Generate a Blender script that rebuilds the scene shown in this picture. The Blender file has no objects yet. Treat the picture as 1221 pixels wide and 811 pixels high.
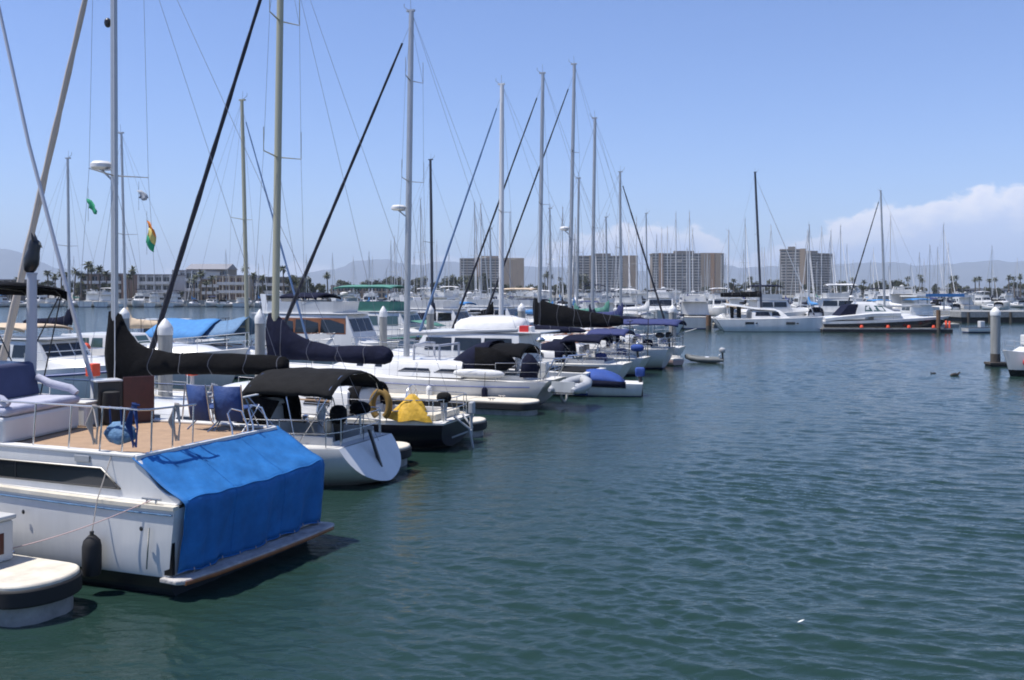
import bpy, math, random
import numpy as np
from mathutils import Vector, Matrix
R = math.radians
rng = random.Random(7)
sc = bpy.context.scene
col = sc.collection

# ------------------------------------------------------------------ camera
CAM_H = 4.4
cam = bpy.data.cameras.new('camera'); co = bpy.data.objects.new('camera', cam); col.objects.link(co)
co.location = (0, 0, CAM_H); co.rotation_euler = (R(90), 0, 0)
cam.sensor_width = 36; cam.lens = 33.9; cam.shift_y = -0.0471
cam.clip_start = .1; cam.clip_end = 40000
sc.camera = co

# ------------------------------------------------------------------ light
SUN_EL, SUN_AZ = 66.0, -97.0          # azimuth measured from +Y towards +X
w = bpy.data.worlds.new('World'); sc.world = w; w.use_nodes = True
nt = w.node_tree; N = nt.nodes; LK = nt.links; N.clear()
def nd(t, **k):
    n = N.new(t)
    for a, b in k.items(): setattr(n, a, b)
    return n
def mth(op, a, b=None, c=None):
    n = nd('ShaderNodeMath', operation=op)
    for i, v in enumerate((a, b, c)):
        if v is None: continue
        if isinstance(v, (int, float)): n.inputs[i].default_value = v
        else: LK.new(v, n.inputs[i])
    return n.outputs[0]
out = nd('ShaderNodeOutputWorld')
sky = nd('ShaderNodeTexSky', sky_type='NISHITA', sun_disc=False)
sky.sun_elevation = R(SUN_EL); sky.sun_rotation = R(SUN_AZ)
sky.altitude = 0; sky.air_density = 1.0; sky.dust_density = .25; sky.ozone_density = 3.2
hs = nd('ShaderNodeHueSaturation'); hs.inputs['Saturation'].default_value = 1.0; hs.inputs['Value'].default_value = 1.0
LK.new(sky.outputs[0], hs.inputs['Color'])
bg = nd('ShaderNodeBackground'); bg.inputs[1].default_value = .0875
tint = nd('ShaderNodeMixRGB', blend_type='MULTIPLY'); tint.inputs[0].default_value = 1; tint.inputs[2].default_value = (1.04, 1.10, 1.42, 1)
LK.new(hs.outputs[0], tint.inputs[1]); LK.new(tint.outputs[0], bg.inputs[0])
# cumulus bank low over the land: a layer of the sky itself, by azimuth and elevation
tc = nd('ShaderNodeTexCoord'); sx = nd('ShaderNodeSeparateXYZ'); LK.new(tc.outputs['Generated'], sx.inputs[0])
az = mth('ARCTAN2', sx.outputs[0], sx.outputs[1]); el = mth('ARCSINE', sx.outputs[2])
azd = mth('MULTIPLY', az, 57.2958); eld = mth('MULTIPLY', el, 57.2958)
mr = nd('ShaderNodeMapRange'); LK.new(azd, mr.inputs[0]); mr.inputs[1].default_value = -40; mr.inputs[2].default_value = 60
cr = nd('ShaderNodeValToRGB'); LK.new(mr.outputs[0], cr.inputs[0])
els = cr.color_ramp.elements
tops = [(-40, .6), (-20, 1.2), (-12, 1.6), (-4, 1.9), (1, 2.2), (4, 3.6), (8, 4.0), (11, 3.9), (13, 2.2), (15.2, 2.4), (16.4, 3.2), (20, 4.5), (23, 5.0), (26, 5.4), (30, 5.8), (38, 5), (60, 1.5)]
while len(els) < len(tops): els.new(.5)
for e_, (a, h) in zip(els, tops):
    e_.position = (a+40)/100; e_.color = (h/10,)*3+(1,)
cmb = nd('ShaderNodeCombineXYZ'); LK.new(azd, cmb.inputs[0]); LK.new(mth('MULTIPLY', eld, 1.5), cmb.inputs[1])
n1 = nd('ShaderNodeTexNoise'); n1.inputs['Scale'].default_value = .55; n1.inputs['Detail'].default_value = 9; n1.inputs['Roughness'].default_value = .56
LK.new(cmb.outputs[0], n1.inputs['Vector'])
n2 = nd('ShaderNodeTexNoise'); n2.inputs['Scale'].default_value = .28; n2.inputs['Detail'].default_value = 6
LK.new(cmb.outputs[0], n2.inputs['Vector'])
top = mth('ADD', mth('MULTIPLY', cr.outputs[0], 10), mth('MULTIPLY', mth('SUBTRACT', n1.outputs[0], .5), 2.6))
hgt = mth('SUBTRACT', top, eld)
ed = nd('ShaderNodeMapRange', interpolation_type='SMOOTHSTEP'); LK.new(hgt, ed.inputs[0]); ed.inputs[1].default_value = -.08; ed.inputs[2].default_value = .38
thin = nd('ShaderNodeMapRange', interpolation_type='SMOOTHSTEP'); LK.new(mr.outputs[0], thin.inputs[0])
thin.inputs[1].default_value = .50; thin.inputs[2].default_value = .60; thin.inputs[3].default_value = .88; thin.inputs[4].default_value = .92
body = nd('ShaderNodeMapRange'); LK.new(n2.outputs[0], body.inputs[0]); body.inputs[1].default_value = .3; body.inputs[2].default_value = .62; body.inputs[3].default_value = .72; body.inputs[4].default_value = 1
mask = mth('MULTIPLY', mth('MULTIPLY', ed.outputs[0], thin.outputs[0]), body.outputs[0])
shade = nd('ShaderNodeMapRange', interpolation_type='SMOOTHSTEP'); LK.new(mth('ADD', hgt, mth('MULTIPLY', n1.outputs[0], 1.6)), shade.inputs[0]); shade.inputs[1].default_value = .9; shade.inputs[2].default_value = 3.2
cc = nd('ShaderNodeMixRGB'); LK.new(shade.outputs[0], cc.inputs[0])
cc.inputs[1].default_value = (.86, .83, .85, 1); cc.inputs[2].default_value = (.50, .56, .76, 1)
bg2 = nd('ShaderNodeBackground'); LK.new(cc.outputs[0], bg2.inputs[0]); bg2.inputs[1].default_value = 1.06
mx = nd('ShaderNodeMixShader'); LK.new(mask, mx.inputs[0]); LK.new(bg.outputs[0], mx.inputs[1]); LK.new(bg2.outputs[0], mx.inputs[2])
LK.new(mx.outputs[0], out.inputs[0])

sl = bpy.data.lights.new('sun', 'SUN'); so = bpy.data.objects.new('sun', sl); col.objects.link(so)
sl.energy = 4.9; sl.angle = R(.53); sl.color = (1, .955, .89)
sd = Vector((math.sin(R(SUN_AZ))*math.cos(R(SUN_EL)), math.cos(R(SUN_AZ))*math.cos(R(SUN_EL)), math.sin(R(SUN_EL))))
so.rotation_euler = sd.to_track_quat('Z', 'Y').to_euler(); so.location = sd*60
sc.view_settings.view_transform = 'Standard'; sc.view_settings.look = 'None'
sc.view_settings.exposure = .42; sc.view_settings.gamma = 1
sc.render.engine = 'CYCLES'
sc.cycles.use_denoising = True; sc.cycles.pixel_filter_type = 'BLACKMAN_HARRIS'; sc.cycles.filter_width = 1.85
sc.cycles.max_bounces = 8; sc.cycles.volume_bounces = 0; sc.cycles.caustics_reflective = False; sc.cycles.caustics_refractive = False

# ------------------------------------------------------------------ materials
MATS = {}
def mat(name, c, rough=.5, metal=0, var=0, vs=3, bump=0, bs=20, spec=.5, coat=0, streak=False):
    m = bpy.data.materials.new(name); m.use_nodes = True
    t = m.node_tree; p = t.nodes['Principled BSDF']
    p.inputs['Base Color'].default_value = (*c, 1); p.inputs['Roughness'].default_value = rough
    p.inputs['Metallic'].default_value = metal; p.inputs['Specular IOR Level'].default_value = spec
    p.inputs['Coat Weight'].default_value = coat
    tc = t.nodes.new('ShaderNodeTexCoord')
    if var:
        n = t.nodes.new('ShaderNodeTexNoise'); n.inputs['Scale'].default_value = vs; n.inputs['Detail'].default_value = 6; n.inputs['Roughness'].default_value = .65
        mp = t.nodes.new('ShaderNodeMapping'); t.links.new(tc.outputs['Object'], mp.inputs[0]); t.links.new(mp.outputs[0], n.inputs['Vector'])
        if streak: mp.inputs['Scale'].default_value = (1, 1, .12)
        r = t.nodes.new('ShaderNodeMapRange'); t.links.new(n.outputs[0], r.inputs[0]); r.inputs[1].default_value = .3; r.inputs[2].default_value = .7
        r.inputs[3].default_value = 1-var; r.inputs[4].default_value = 1+var*.5
        mm = t.nodes.new('ShaderNodeMixRGB'); mm.blend_type = 'MULTIPLY'; mm.inputs[0].default_value = 1; mm.inputs[1].default_value = (*c, 1)
        t.links.new(r.outputs[0], mm.inputs[2]); t.links.new(mm.outputs[0], p.inputs['Base Color'])
    if bump:
        n = t.nodes.new('ShaderNodeTexNoise'); n.inputs['Scale'].default_value = bs; n.inputs['Detail'].default_value = 4
        t.links.new(tc.outputs['Object'], n.inputs['Vector'])
        b = t.nodes.new('ShaderNodeBump'); b.inputs['Strength'].default_value = bump; b.inputs['Distance'].default_value = .05
        t.links.new(n.outputs[0], b.inputs['Height']); t.links.new(b.outputs[0], p.inputs['Normal'])
    MATS[name] = m; return m
M = MATS
mat('gelcoat', (.62, .62, .61), .28, var=.16, vs=1.2, streak=True, coat=.2)
mat('gelcoat_aged', (.54, .54, .52), .42, var=.16, vs=1.5, streak=True)
mat('deck_white', (.62, .61, .58), .6, var=.1, vs=2.5)
mat('cream', (.62, .57, .47), .75, var=.28, vs=2.2)
mat('navy_hull', (.004, .005, .011), .35, spec=.25)
mat('royal_canvas', (.018, .06, .26), .8, var=.2, vs=4, bump=.4, bs=6)
mat('black_hull', (.01, .01, .012), .2)
mat('antifoul', (.012, .02, .03), .7, var=.3)
mat('boot_blue', (.02, .05, .2), .4)
mat('boot_black', (.01, .01, .012), .5)
mat('black_canvas', (.0045, .0045, .0055), .9, var=.35, vs=5, bump=.5, bs=7, spec=.12)
mat('grey_canvas', (.014, .014, .0145), .9, var=.3, vs=4, bump=.4, bs=6, spec=.12)
mat('navy_canvas', (.007, .009, .026), .88, var=.35, vs=4, bump=.5, bs=6, spec=.15)
mat('blue_canvas', (.026, .036, .13), .85, var=.25, vs=4, bump=.4, bs=6)
mat('tarp_blue', (.018, .14, .385), .7, var=.26, vs=3, bump=.5, bs=3.2, spec=.25)
mat('sky_canvas', (.045, .2, .46), .8, var=.2, vs=4, bump=.3, bs=6)
mat('green_canvas', (.07, .22, .17), .8, var=.2, vs=4, bump=.3, bs=6)
mat('tan_canvas', (.52, .41, .29), .85, var=.12, vs=4)
mat('white_canvas', (.64, .64, .64), .8, var=.06, vs=3, bump=.4, bs=4)
mat('lilac', (.40, .41, .5), .8, var=.15, vs=5, bump=.3, bs=8)
mat('lilac_shade', (.045, .055, .12), .85, var=.15, vs=5)  # darkened lilac: shade on the bench back put into its colour
mat('alu', (.4, .41, .42), .45, .6, var=.1, vs=2)
mat('mast_white', (.6, .6, .6), .4)
mat('mast_olive', (.34, .33, .24), .5)
mat('mast_dark', (.03, .035, .05), .5)
mat('wire', (.2, .2, .22), .5, .4)
mat('steel', (.62, .62, .63), .22, 1)
mat('weathered', (.4, .38, .36), .85, var=.45, vs=5, bump=.4, bs=18)
mat('teak', (.37, .245, .15), .75, var=.22, vs=4)
mat('varnish', (.25, .09, .03), .35, var=.3, vs=5)
mat('mahogany', (.075, .016, .011), .4, var=.3, vs=6)
mat('glass', (.012, .014, .017), .06, spec=.6)
mat('glass_green', (.05, .09, .09), .06, spec=.6)
mat('rubber', (.012, .012, .013), .75, var=.2)
mat('concrete', (.27, .27, .26), .85, var=.35, vs=2.5, bump=.4, bs=14)
mat('piling', (.32, .32, .305), .75, var=.42, vs=3, streak=True)
mat('piling_foul', (.07, .06, .05), .9, var=.4, vs=6)
mat('brown_wood', (.16, .09, .05), .8, var=.3)
mat('white_plastic', (.62, .62, .61), .4)
mat('orange', (.75, .08, .03), .6)
mat('red', (.6, .03, .03), .6)
mat('yellow', (.62, .37, .03), .7, var=.25, vs=6, bump=.5, bs=8)
mat('ring_yellow', (.22, .13, .025), .75, var=.3)
mat('rope', (.42, .37, .32), .9)
mat('rope_dark', (.03, .03, .035), .9)
mat('dark_tube', (.13, .14, .14), .6, var=.2)
mat('grey_tube', (.36, .37, .38), .55)
mat('black_plastic', (.012, .012, .013), .35)
mat('tan_pole', (.4, .35, .3), .7)
mat('pale_pole', (.42, .43, .47), .4)
mat('furl_black', (.012, .014, .025), .8)
mat('furl_blue', (.12, .2, .35), .8)
mat('bldg_beige', (.31, .235, .16), .85, var=.06, vs=.1)
mat('bldg_tan', (.34, .2, .1), .85)
mat('bldg_grey', (.2, .175, .145), .85, var=.05, vs=.1)
mat('bldg_white', (.5, .5, .5), .8)
mat('bldg_cream', (.5, .43, .33), .8)
mat('bldg_brown', (.2, .13, .1), .85)
mat('bldg_roof', (.22, .22, .24), .85)
mat('window_dark', (.05, .058, .065), .15)
mat('slab_white', (.29, .265, .235), .8)
mat('foliage', (.085, .09, .04), .8, var=.55, vs=.5)
mat('foliage_dark', (.06, .066, .03), .8, var=.5, vs=.5)
mat('palm_leaf', (.08, .09, .045), .8, var=.4, vs=.7)
mat('bark', (.13, .1, .07), .9)
mat('hill', (.10, .095, .075), 1, var=.35, vs=.004)
mat('land', (.2, .19, .16), .9, var=.2, vs=.05)
mat('feather', (.03, .025, .02), .7)
mat('foam_white', (.75, .75, .7), .7)
mat('flag_green', (.02, .3, .14), .8); mat('flag_grey', (.3, .33, .38), .8); mat('flag_orange', (.7, .22, .03), .8); mat('flag_yellow', (.6, .5, .15), .8)
mat('owl_beak', (.4, .35, .25), .5)
mat('blue_cloth', (.016, .05, .18), .75, var=.2, vs=6, bump=.4, bs=10)
mat('bundle_blue', (.09, .19, .33), .7, var=.25, vs=8, bump=.6, bs=12)
mat('blush', (.42, .3, .29), .8)
def teak_planks():
    t = M['teak'].node_tree; p = t.nodes['Principled BSDF']
    tc = t.nodes.new('ShaderNodeTexCoord'); sp = t.nodes.new('ShaderNodeSeparateXYZ'); t.links.new(tc.outputs['Object'], sp.inputs[0])
    a = t.nodes.new('ShaderNodeMath'); a.operation = 'MULTIPLY'; a.inputs[1].default_value = 1/.07; t.links.new(sp.outputs[1], a.inputs[0])
    f = t.nodes.new('ShaderNodeMath'); f.operation = 'FRACT'; t.links.new(a.outputs[0], f.inputs[0])
    g = t.nodes.new('ShaderNodeMath'); g.operation = 'GREATER_THAN'; g.inputs[1].default_value = .1; t.links.new(f.outputs[0], g.inputs[0])
    old = p.inputs['Base Color'].links[0].from_socket
    mm = t.nodes.new('ShaderNodeMixRGB'); mm.inputs[1].default_value = (.16, .09, .05, 1); t.links.new(g.outputs[0], mm.inputs[0]); t.links.new(old, mm.inputs[2])
    t.links.new(mm.outputs[0], p.inputs['Base Color'])
teak_planks()

# ------------------------------------------------------------------ mesh builder
class MB:
    def __init__(s): s.v = []; s.f = []; s.mi = []
    def add(s, vs, fs, mi=0):
        o = len(s.v); s.v += [tuple(v) for v in vs]
        for f in fs: s.f.append(tuple(i+o for i in f)); s.mi.append(mi)
        return s
    def box(s, x0, x1, y0, y1, z0, z1, mi=0):
        return s.add([(x0,y0,z0),(x1,y0,z0),(x1,y1,z0),(x0,y1,z0),(x0,y0,z1),(x1,y0,z1),(x1,y1,z1),(x0,y1,z1)],
                     [(0,3,2,1),(4,5,6,7),(0,1,5,4),(1,2,6,5),(2,3,7,6),(3,0,4,7)], mi)
    def loft(s, secs, closed=True, cap=True, mi=0):
        n = len(secs[0]); vs = [p for q in secs for p in q]; fs = []
        for i in range(len(secs)-1):
            for j in range(n if closed else n-1):
                k = (j+1) % n
                fs.append((i*n+j, i*n+k, (i+1)*n+k, (i+1)*n+j))
        if cap and closed:
            fs.append(tuple(range(n-1, -1, -1))); fs.append(tuple(range((len(secs)-1)*n, len(secs)*n)))
        return s.add(vs, fs, mi)
    def tube(s, pts, r, n=8, mi=0, sq=(1, 1)):
        pts = [Vector(p) for p in pts]; rs = r if isinstance(r, (list, tuple)) else [r]*len(pts)
        up = None; secs = []
        for i, p in enumerate(pts):
            d = (pts[min(i+1, len(pts)-1)]-pts[max(i-1, 0)]).normalized()
            if up is None:
                up = Vector((1, 0, 0)) if abs(d.x) < .8 else Vector((0, 0, 1))
            up = (up-d*up.dot(d)).normalized(); sd = d.cross(up)
            secs.append([p+(up*math.cos(2*math.pi*k/n)*sq[0]+sd*math.sin(2*math.pi*k/n)*sq[1])*rs[i] for k in range(n)])
        return s.loft(secs, True, True, mi)
    def lathe(s, prof, cx=0, cy=0, n=20, mi=0):
        return s.loft([[(cx+r*math.cos(2*math.pi*k/n), cy+r*math.sin(2*math.pi*k/n), z) for k in range(n)] for r, z in prof], True, True, mi)
    def ell(s, c, r, nu=14, nv=8, mi=0, pw=1):
        secs = []
        for i in range(nv+1):
            a = -math.pi/2+math.pi*i/nv; a = max(-1.55, min(1.55, a))
            ca = math.cos(a)**pw; sa = math.copysign(abs(math.sin(a))**pw, a)
            secs.append([(c[0]+r[0]*ca*math.copysign(abs(math.cos(t))**pw, math.cos(t)), c[1]+r[1]*ca*math.copysign(abs(math.sin(t))**pw, math.sin(t)), c[2]+r[2]*sa) for t in [2*math.pi*k/nu for k in range(nu)]])
        return s.loft(secs, True, True, mi)
    def sheet(s, grid, mi=0):
        return s.loft(grid, False, False, mi)
    def prism(s, poly, y0, y1, mi=0):      # outline in x,z extruded along y
        n = len(poly)
        return s.add([(x, y0, z) for x, z in poly]+[(x, y1, z) for x, z in poly],
                     [tuple(range(n-1, -1, -1)), tuple(range(n, 2*n))]+[(i, (i+1) % n, n+(i+1) % n, n+i) for i in range(n)], mi)
    def prism_z(s, poly, z0, z1, mi=0):    # outline in x,y extruded along z
        n = len(poly)
        return s.add([(x, y, z0) for x, y in poly]+[(x, y, z1) for x, y in poly],
                     [tuple(range(n-1, -1, -1)), tuple(range(n, 2*n))]+[(i, (i+1) % n, n+(i+1) % n, n+i) for i in range(n)], mi)
    def build(s, name, mats, parent=None, smooth=40, bevel=0, solid=0, sub=0):
        me = bpy.data.meshes.new(name)
        me.from_pydata(s.v, [], s.f)
        for m in ([mats] if isinstance(mats, str) else mats): me.materials.append(M[m])
        me.polygons.foreach_set('material_index', s.mi)
        import bmesh
        bm = bmesh.new(); bm.from_mesh(me); bmesh.ops.recalc_face_normals(bm, faces=bm.faces); bm.to_mesh(me); bm.free()
        if smooth:
            me.shade_smooth(); me.set_sharp_from_angle(angle=R(smooth))
        o = bpy.data.objects.new(name, me); col.objects.link(o)
        if parent: o.parent = parent
        if solid:
            q = o.modifiers.new('solid', 'SOLIDIFY'); q.thickness = solid; q.offset = 0
        if sub:
            q = o.modifiers.new('sub', 'SUBSURF'); q.levels = sub; q.render_levels = sub
        if bevel:
            q = o.modifiers.new('bevel', 'BEVEL'); q.width = bevel; q.segments = 2; q.limit_method = 'ANGLE'; q.angle_limit = R(50)
        me.update(); return o

def tag(o, label, cat, group=None):
    o['label'] = label; o['category'] = cat
    if group: o['group'] = group
    return o
class Frame:
    def __init__(s, X, Y, th, Z=0):        # heading of local +x, degrees from world +X
        s.o = Vector((X, Y, Z)); s.a = R(th); s.rot = Matrix.Rotation(s.a, 3, 'Z')
    def w(s, x, y, z): return s.o+s.rot @ Vector((x, y, z))
def thing(name, label, cat, fr, x=0, y=0, z=0, rz=0, group=None):
    o = bpy.data.objects.new(name, None); col.objects.link(o); o.empty_display_size = .2
    o.location = fr.w(x, y, z); o.rotation_euler = (0, 0, fr.a+R(rz))
    return tag(o, label, cat, group)
def copy_tree(o, parent=None):
    c = o.copy(); col.objects.link(c)
    if parent: c.parent = parent
    for ch in list(o.children): copy_tree(ch, c)
    return c
def lerp(a, b, t): return a+(b-a)*t
def sm(t): t = max(0, min(1, t)); return t*t*(3-2*t)
# ------------------------------------------------------------------ water
def water():
    r_ = np.random.RandomState(3)
    ys = [-14.0, -8, -4, -1]
    y = 1.0
    while y < 150: ys.append(y); y += max(.034, .0029*(y))
    while y < 12000: ys.append(y); y *= 1.035
    ys = np.array(ys)
    us = list(np.arange(-.72, .7201, .0030))
    ext = [.76, .82, .9, 1.0, 1.15, 1.35, 1.6, 2, 2.6, 3.6]
    us = np.array([-e for e in ext[::-1]]+us+ext)
    Y = np.repeat(ys[:, None], len(us), 1); X = us[None, :]*(Y+16 if False else np.maximum(Y, 6)+0*Y)
    Z = np.zeros_like(X)
    near = (Y < 170) & (Y > -1)
    sp = np.maximum(.0029*np.maximum(Y, 6), .034)
    wx = X+.5*np.sin(.31*X+.22*Y)+.4*np.sin(.17*Y-.4*X+1)+.15*np.sin(1.1*X-.7*Y); wy = Y+.5*np.sin(.27*X-.19*Y+2)+.3*np.sin(.5*Y+.3*X)+.12*np.sin(.9*X+1.3*Y)
    gust = .75+.42*np.sin(.09*X+.06*Y+.5*np.sin(.05*Y))*np.sin(.07*Y-.03*X+1.3)+.2*np.sin(.23*X-.31*Y+2*np.sin(.06*X))
    for i in range(84):
        lam = .135*(9.0**(i/83.0)) * (1+.1*r_.randn())
        lam = max(lam, .115)
        th = R(-112)+R(27)*r_.randn()
        k = 2*math.pi/lam
        a = .0034*lam*(1.0 if lam < .45 else (.45/lam)**1.0)*(.7+.6*r_.rand())*1.25
        ph = r_.rand()*6.28
        fade = np.clip((lam/sp-2.2)/2.5, 0, 1)
        arg = k*(math.cos(th)*wx+math.sin(th)*wy)+ph
        s = np.sin(arg)
        Z += near*fade*a*(s+.25*np.cos(2*arg)*(s > 0))*gust*1.3
    tt = -.938*X+.347*Y; lee = 1-.6*np.clip((tt-3)/6, 0, 1); Z *= lee
    nr, nc = X.shape
    verts = np.stack([X, Y, Z], -1).reshape(-1, 3).astype(np.float32)
    idx = np.arange(nr*nc).reshape(nr, nc)
    q = np.stack([idx[:-1, :-1], idx[:-1, 1:], idx[1:, 1:], idx[1:, :-1]], -1).reshape(-1, 4)
    me = bpy.data.meshes.new('water')
    me.vertices.add(len(verts)); me.vertices.foreach_set('co', verts.ravel())
    me.loops.add(q.size); me.loops.foreach_set('vertex_index', q.ravel().astype(np.int32))
    me.polygons.add(len(q)); me.polygons.foreach_set('loop_start', np.arange(0, q.size, 4, dtype=np.int32))
    me.update(); me.validate(); me.shade_smooth()
    m = bpy.data.materials.new('water'); m.use_nodes = True; t = m.node_tree; p = t.nodes['Principled BSDF']
    p.inputs['Base Color'].default_value = (.014, .034, .028, 1); p.inputs['Roughness'].default_value = .07; p.inputs['IOR'].default_value = 1.333
    geo = t.nodes.new('ShaderNodeNewGeometry')
    def noise(scale, sy, rot, det):
        mp = t.nodes.new('ShaderNodeMapping'); mp.inputs['Scale'].default_value = (scale, scale*sy, scale); mp.inputs['Rotation'].default_value = (0, 0, R(rot))
        t.links.new(geo.outputs['Position'], mp.inputs[0])
        n = t.nodes.new('ShaderNodeTexNoise'); n.inputs['Scale'].default_value = 1; n.inputs['Detail'].default_value = det; n.inputs['Roughness'].default_value = .55
        n.inputs['Distortion'].default_value = .4
        t.links.new(mp.outputs[0], n.inputs['Vector']); return n.outputs[0]
    prev = None
    for sc_, sy, rot, det, dist in ((4.6, 2.2, -15, 4, .017), (1.1, 2.2, -22, 3, .032), (.09, 1.8, 10, 2, .08)):
        b = t.nodes.new('ShaderNodeBump'); b.inputs['Strength'].default_value = 1; b.inputs['Distance'].default_value = dist
        t.links.new(noise(sc_, sy, rot, det), b.inputs['Height'])
        if prev: t.links.new(prev.outputs[0], b.inputs['Normal'])
        prev = b
    t.links.new(prev.outputs[0], p.inputs['Normal'])
    me.materials.append(m)
    o = bpy.data.objects.new('water', me); col.objects.link(o); o['kind'] = 'structure'
water()

def struct(name, mb, m, **k):
    o = mb.build(name, m, None, **k); o['kind'] = 'structure'; return o

# ------------------------------------------------------------------ land
mb = MB()
shore = [(-900, 300), (-70, 300), (-62, 318), (-40, 430), (130, 440), (1200, 430), (9500, 430), (9500, 14500), (-9500, 14500), (-9500, 300)]
mb.prism_z(shore, -1.5, 1.3)
struct('ground', mb, 'land', smooth=0)
mb = MB()      # stone edge of the land
mb.prism_z([(-900, 299.6), (-69.6, 299.6), (-61.6, 317.8), (-39.6, 429.6), (130, 439.6), (1200, 429.6), (1200, 430.6), (130, 440.6), (-40.4, 430.6), (-62.4, 318.6), (-70.2, 300.5), (-900, 300.5)], -1.2, 1.75)
struct('embankment', mb, 'concrete', smooth=0)

def hills():
    # azimuth(deg), crest elevation (m): a terrain strip with depth, not a card
    prof = [(-40, 330), (-29, 300), (-27.6, 300), (-25, 175), (-20, 120), (-16, 90), (-13, 110), (-11, 175), (-9, 250), (-7.6, 262), (-6.2, 225), (-4, 245), (-1, 225), (2, 200), (5, 180), (8, 165), (11, 215), (14, 200), (17, 210), (20, 225), (23, 205), (26, 220), (30, 235), (40, 260)]
    def crest(a):
        for (a0, h0), (a1, h1) in zip(prof, prof[1:]):
            if a0 <= a <= a1: return lerp(h0, h1, sm((a-a0)/(a1-a0)))
        return 150
    D = 11500; rows = []
    r2 = random.Random(5); phs = [r2.random()*6 for _ in range(12)]
    for j in range(15):
        t = j/14; d = lerp(D-2600, D+2000, t); row = []
        for i in range(261):
            a = -40+80*i/260
            h = 1.5*crest(a)*(math.sin(min(1, t/.58)*math.pi/2)**1.4 if t < .58 else 1-.5*(t-.58)/.42)
            rough = sum(math.sin(a*(1.3+k*1.37)+phs[k]+t*(3+k*.8))*(9/(1+k*.55)) for k in range(10))
            h += rough*min(1, t*2.2)
            row.append((d*math.sin(R(a)), d*math.cos(R(a)), max(h*.98, 0)+1.32))
        rows.append(row)
    mb = MB(); mb.sheet(rows)
    struct('hills', mb, 'hill', smooth=180)
hills()

# ------------------------------------------------------------------ haze
hz = MB(); hz.box(-9800, 9800, -60, 14800, -2.5, 560)
hm = bpy.data.materials.new('haze'); hm.use_nodes = True; ht = hm.node_tree; ht.nodes.clear()
ho = ht.nodes.new('ShaderNodeOutputMaterial'); hv = ht.nodes.new('ShaderNodeVolumePrincipled')
hv.inputs['Color'].default_value = (.66, .8, 1, 1); hv.inputs['Density'].default_value = 1.2e-4; hv.inputs['Anisotropy'].default_value = 0
ht.links.new(hv.outputs[0], ho.inputs['Volume']); MATS['haze'] = hm
hob = hz.build('haze', 'haze', None, smooth=0); hob['kind'] = 'stuff'
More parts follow.
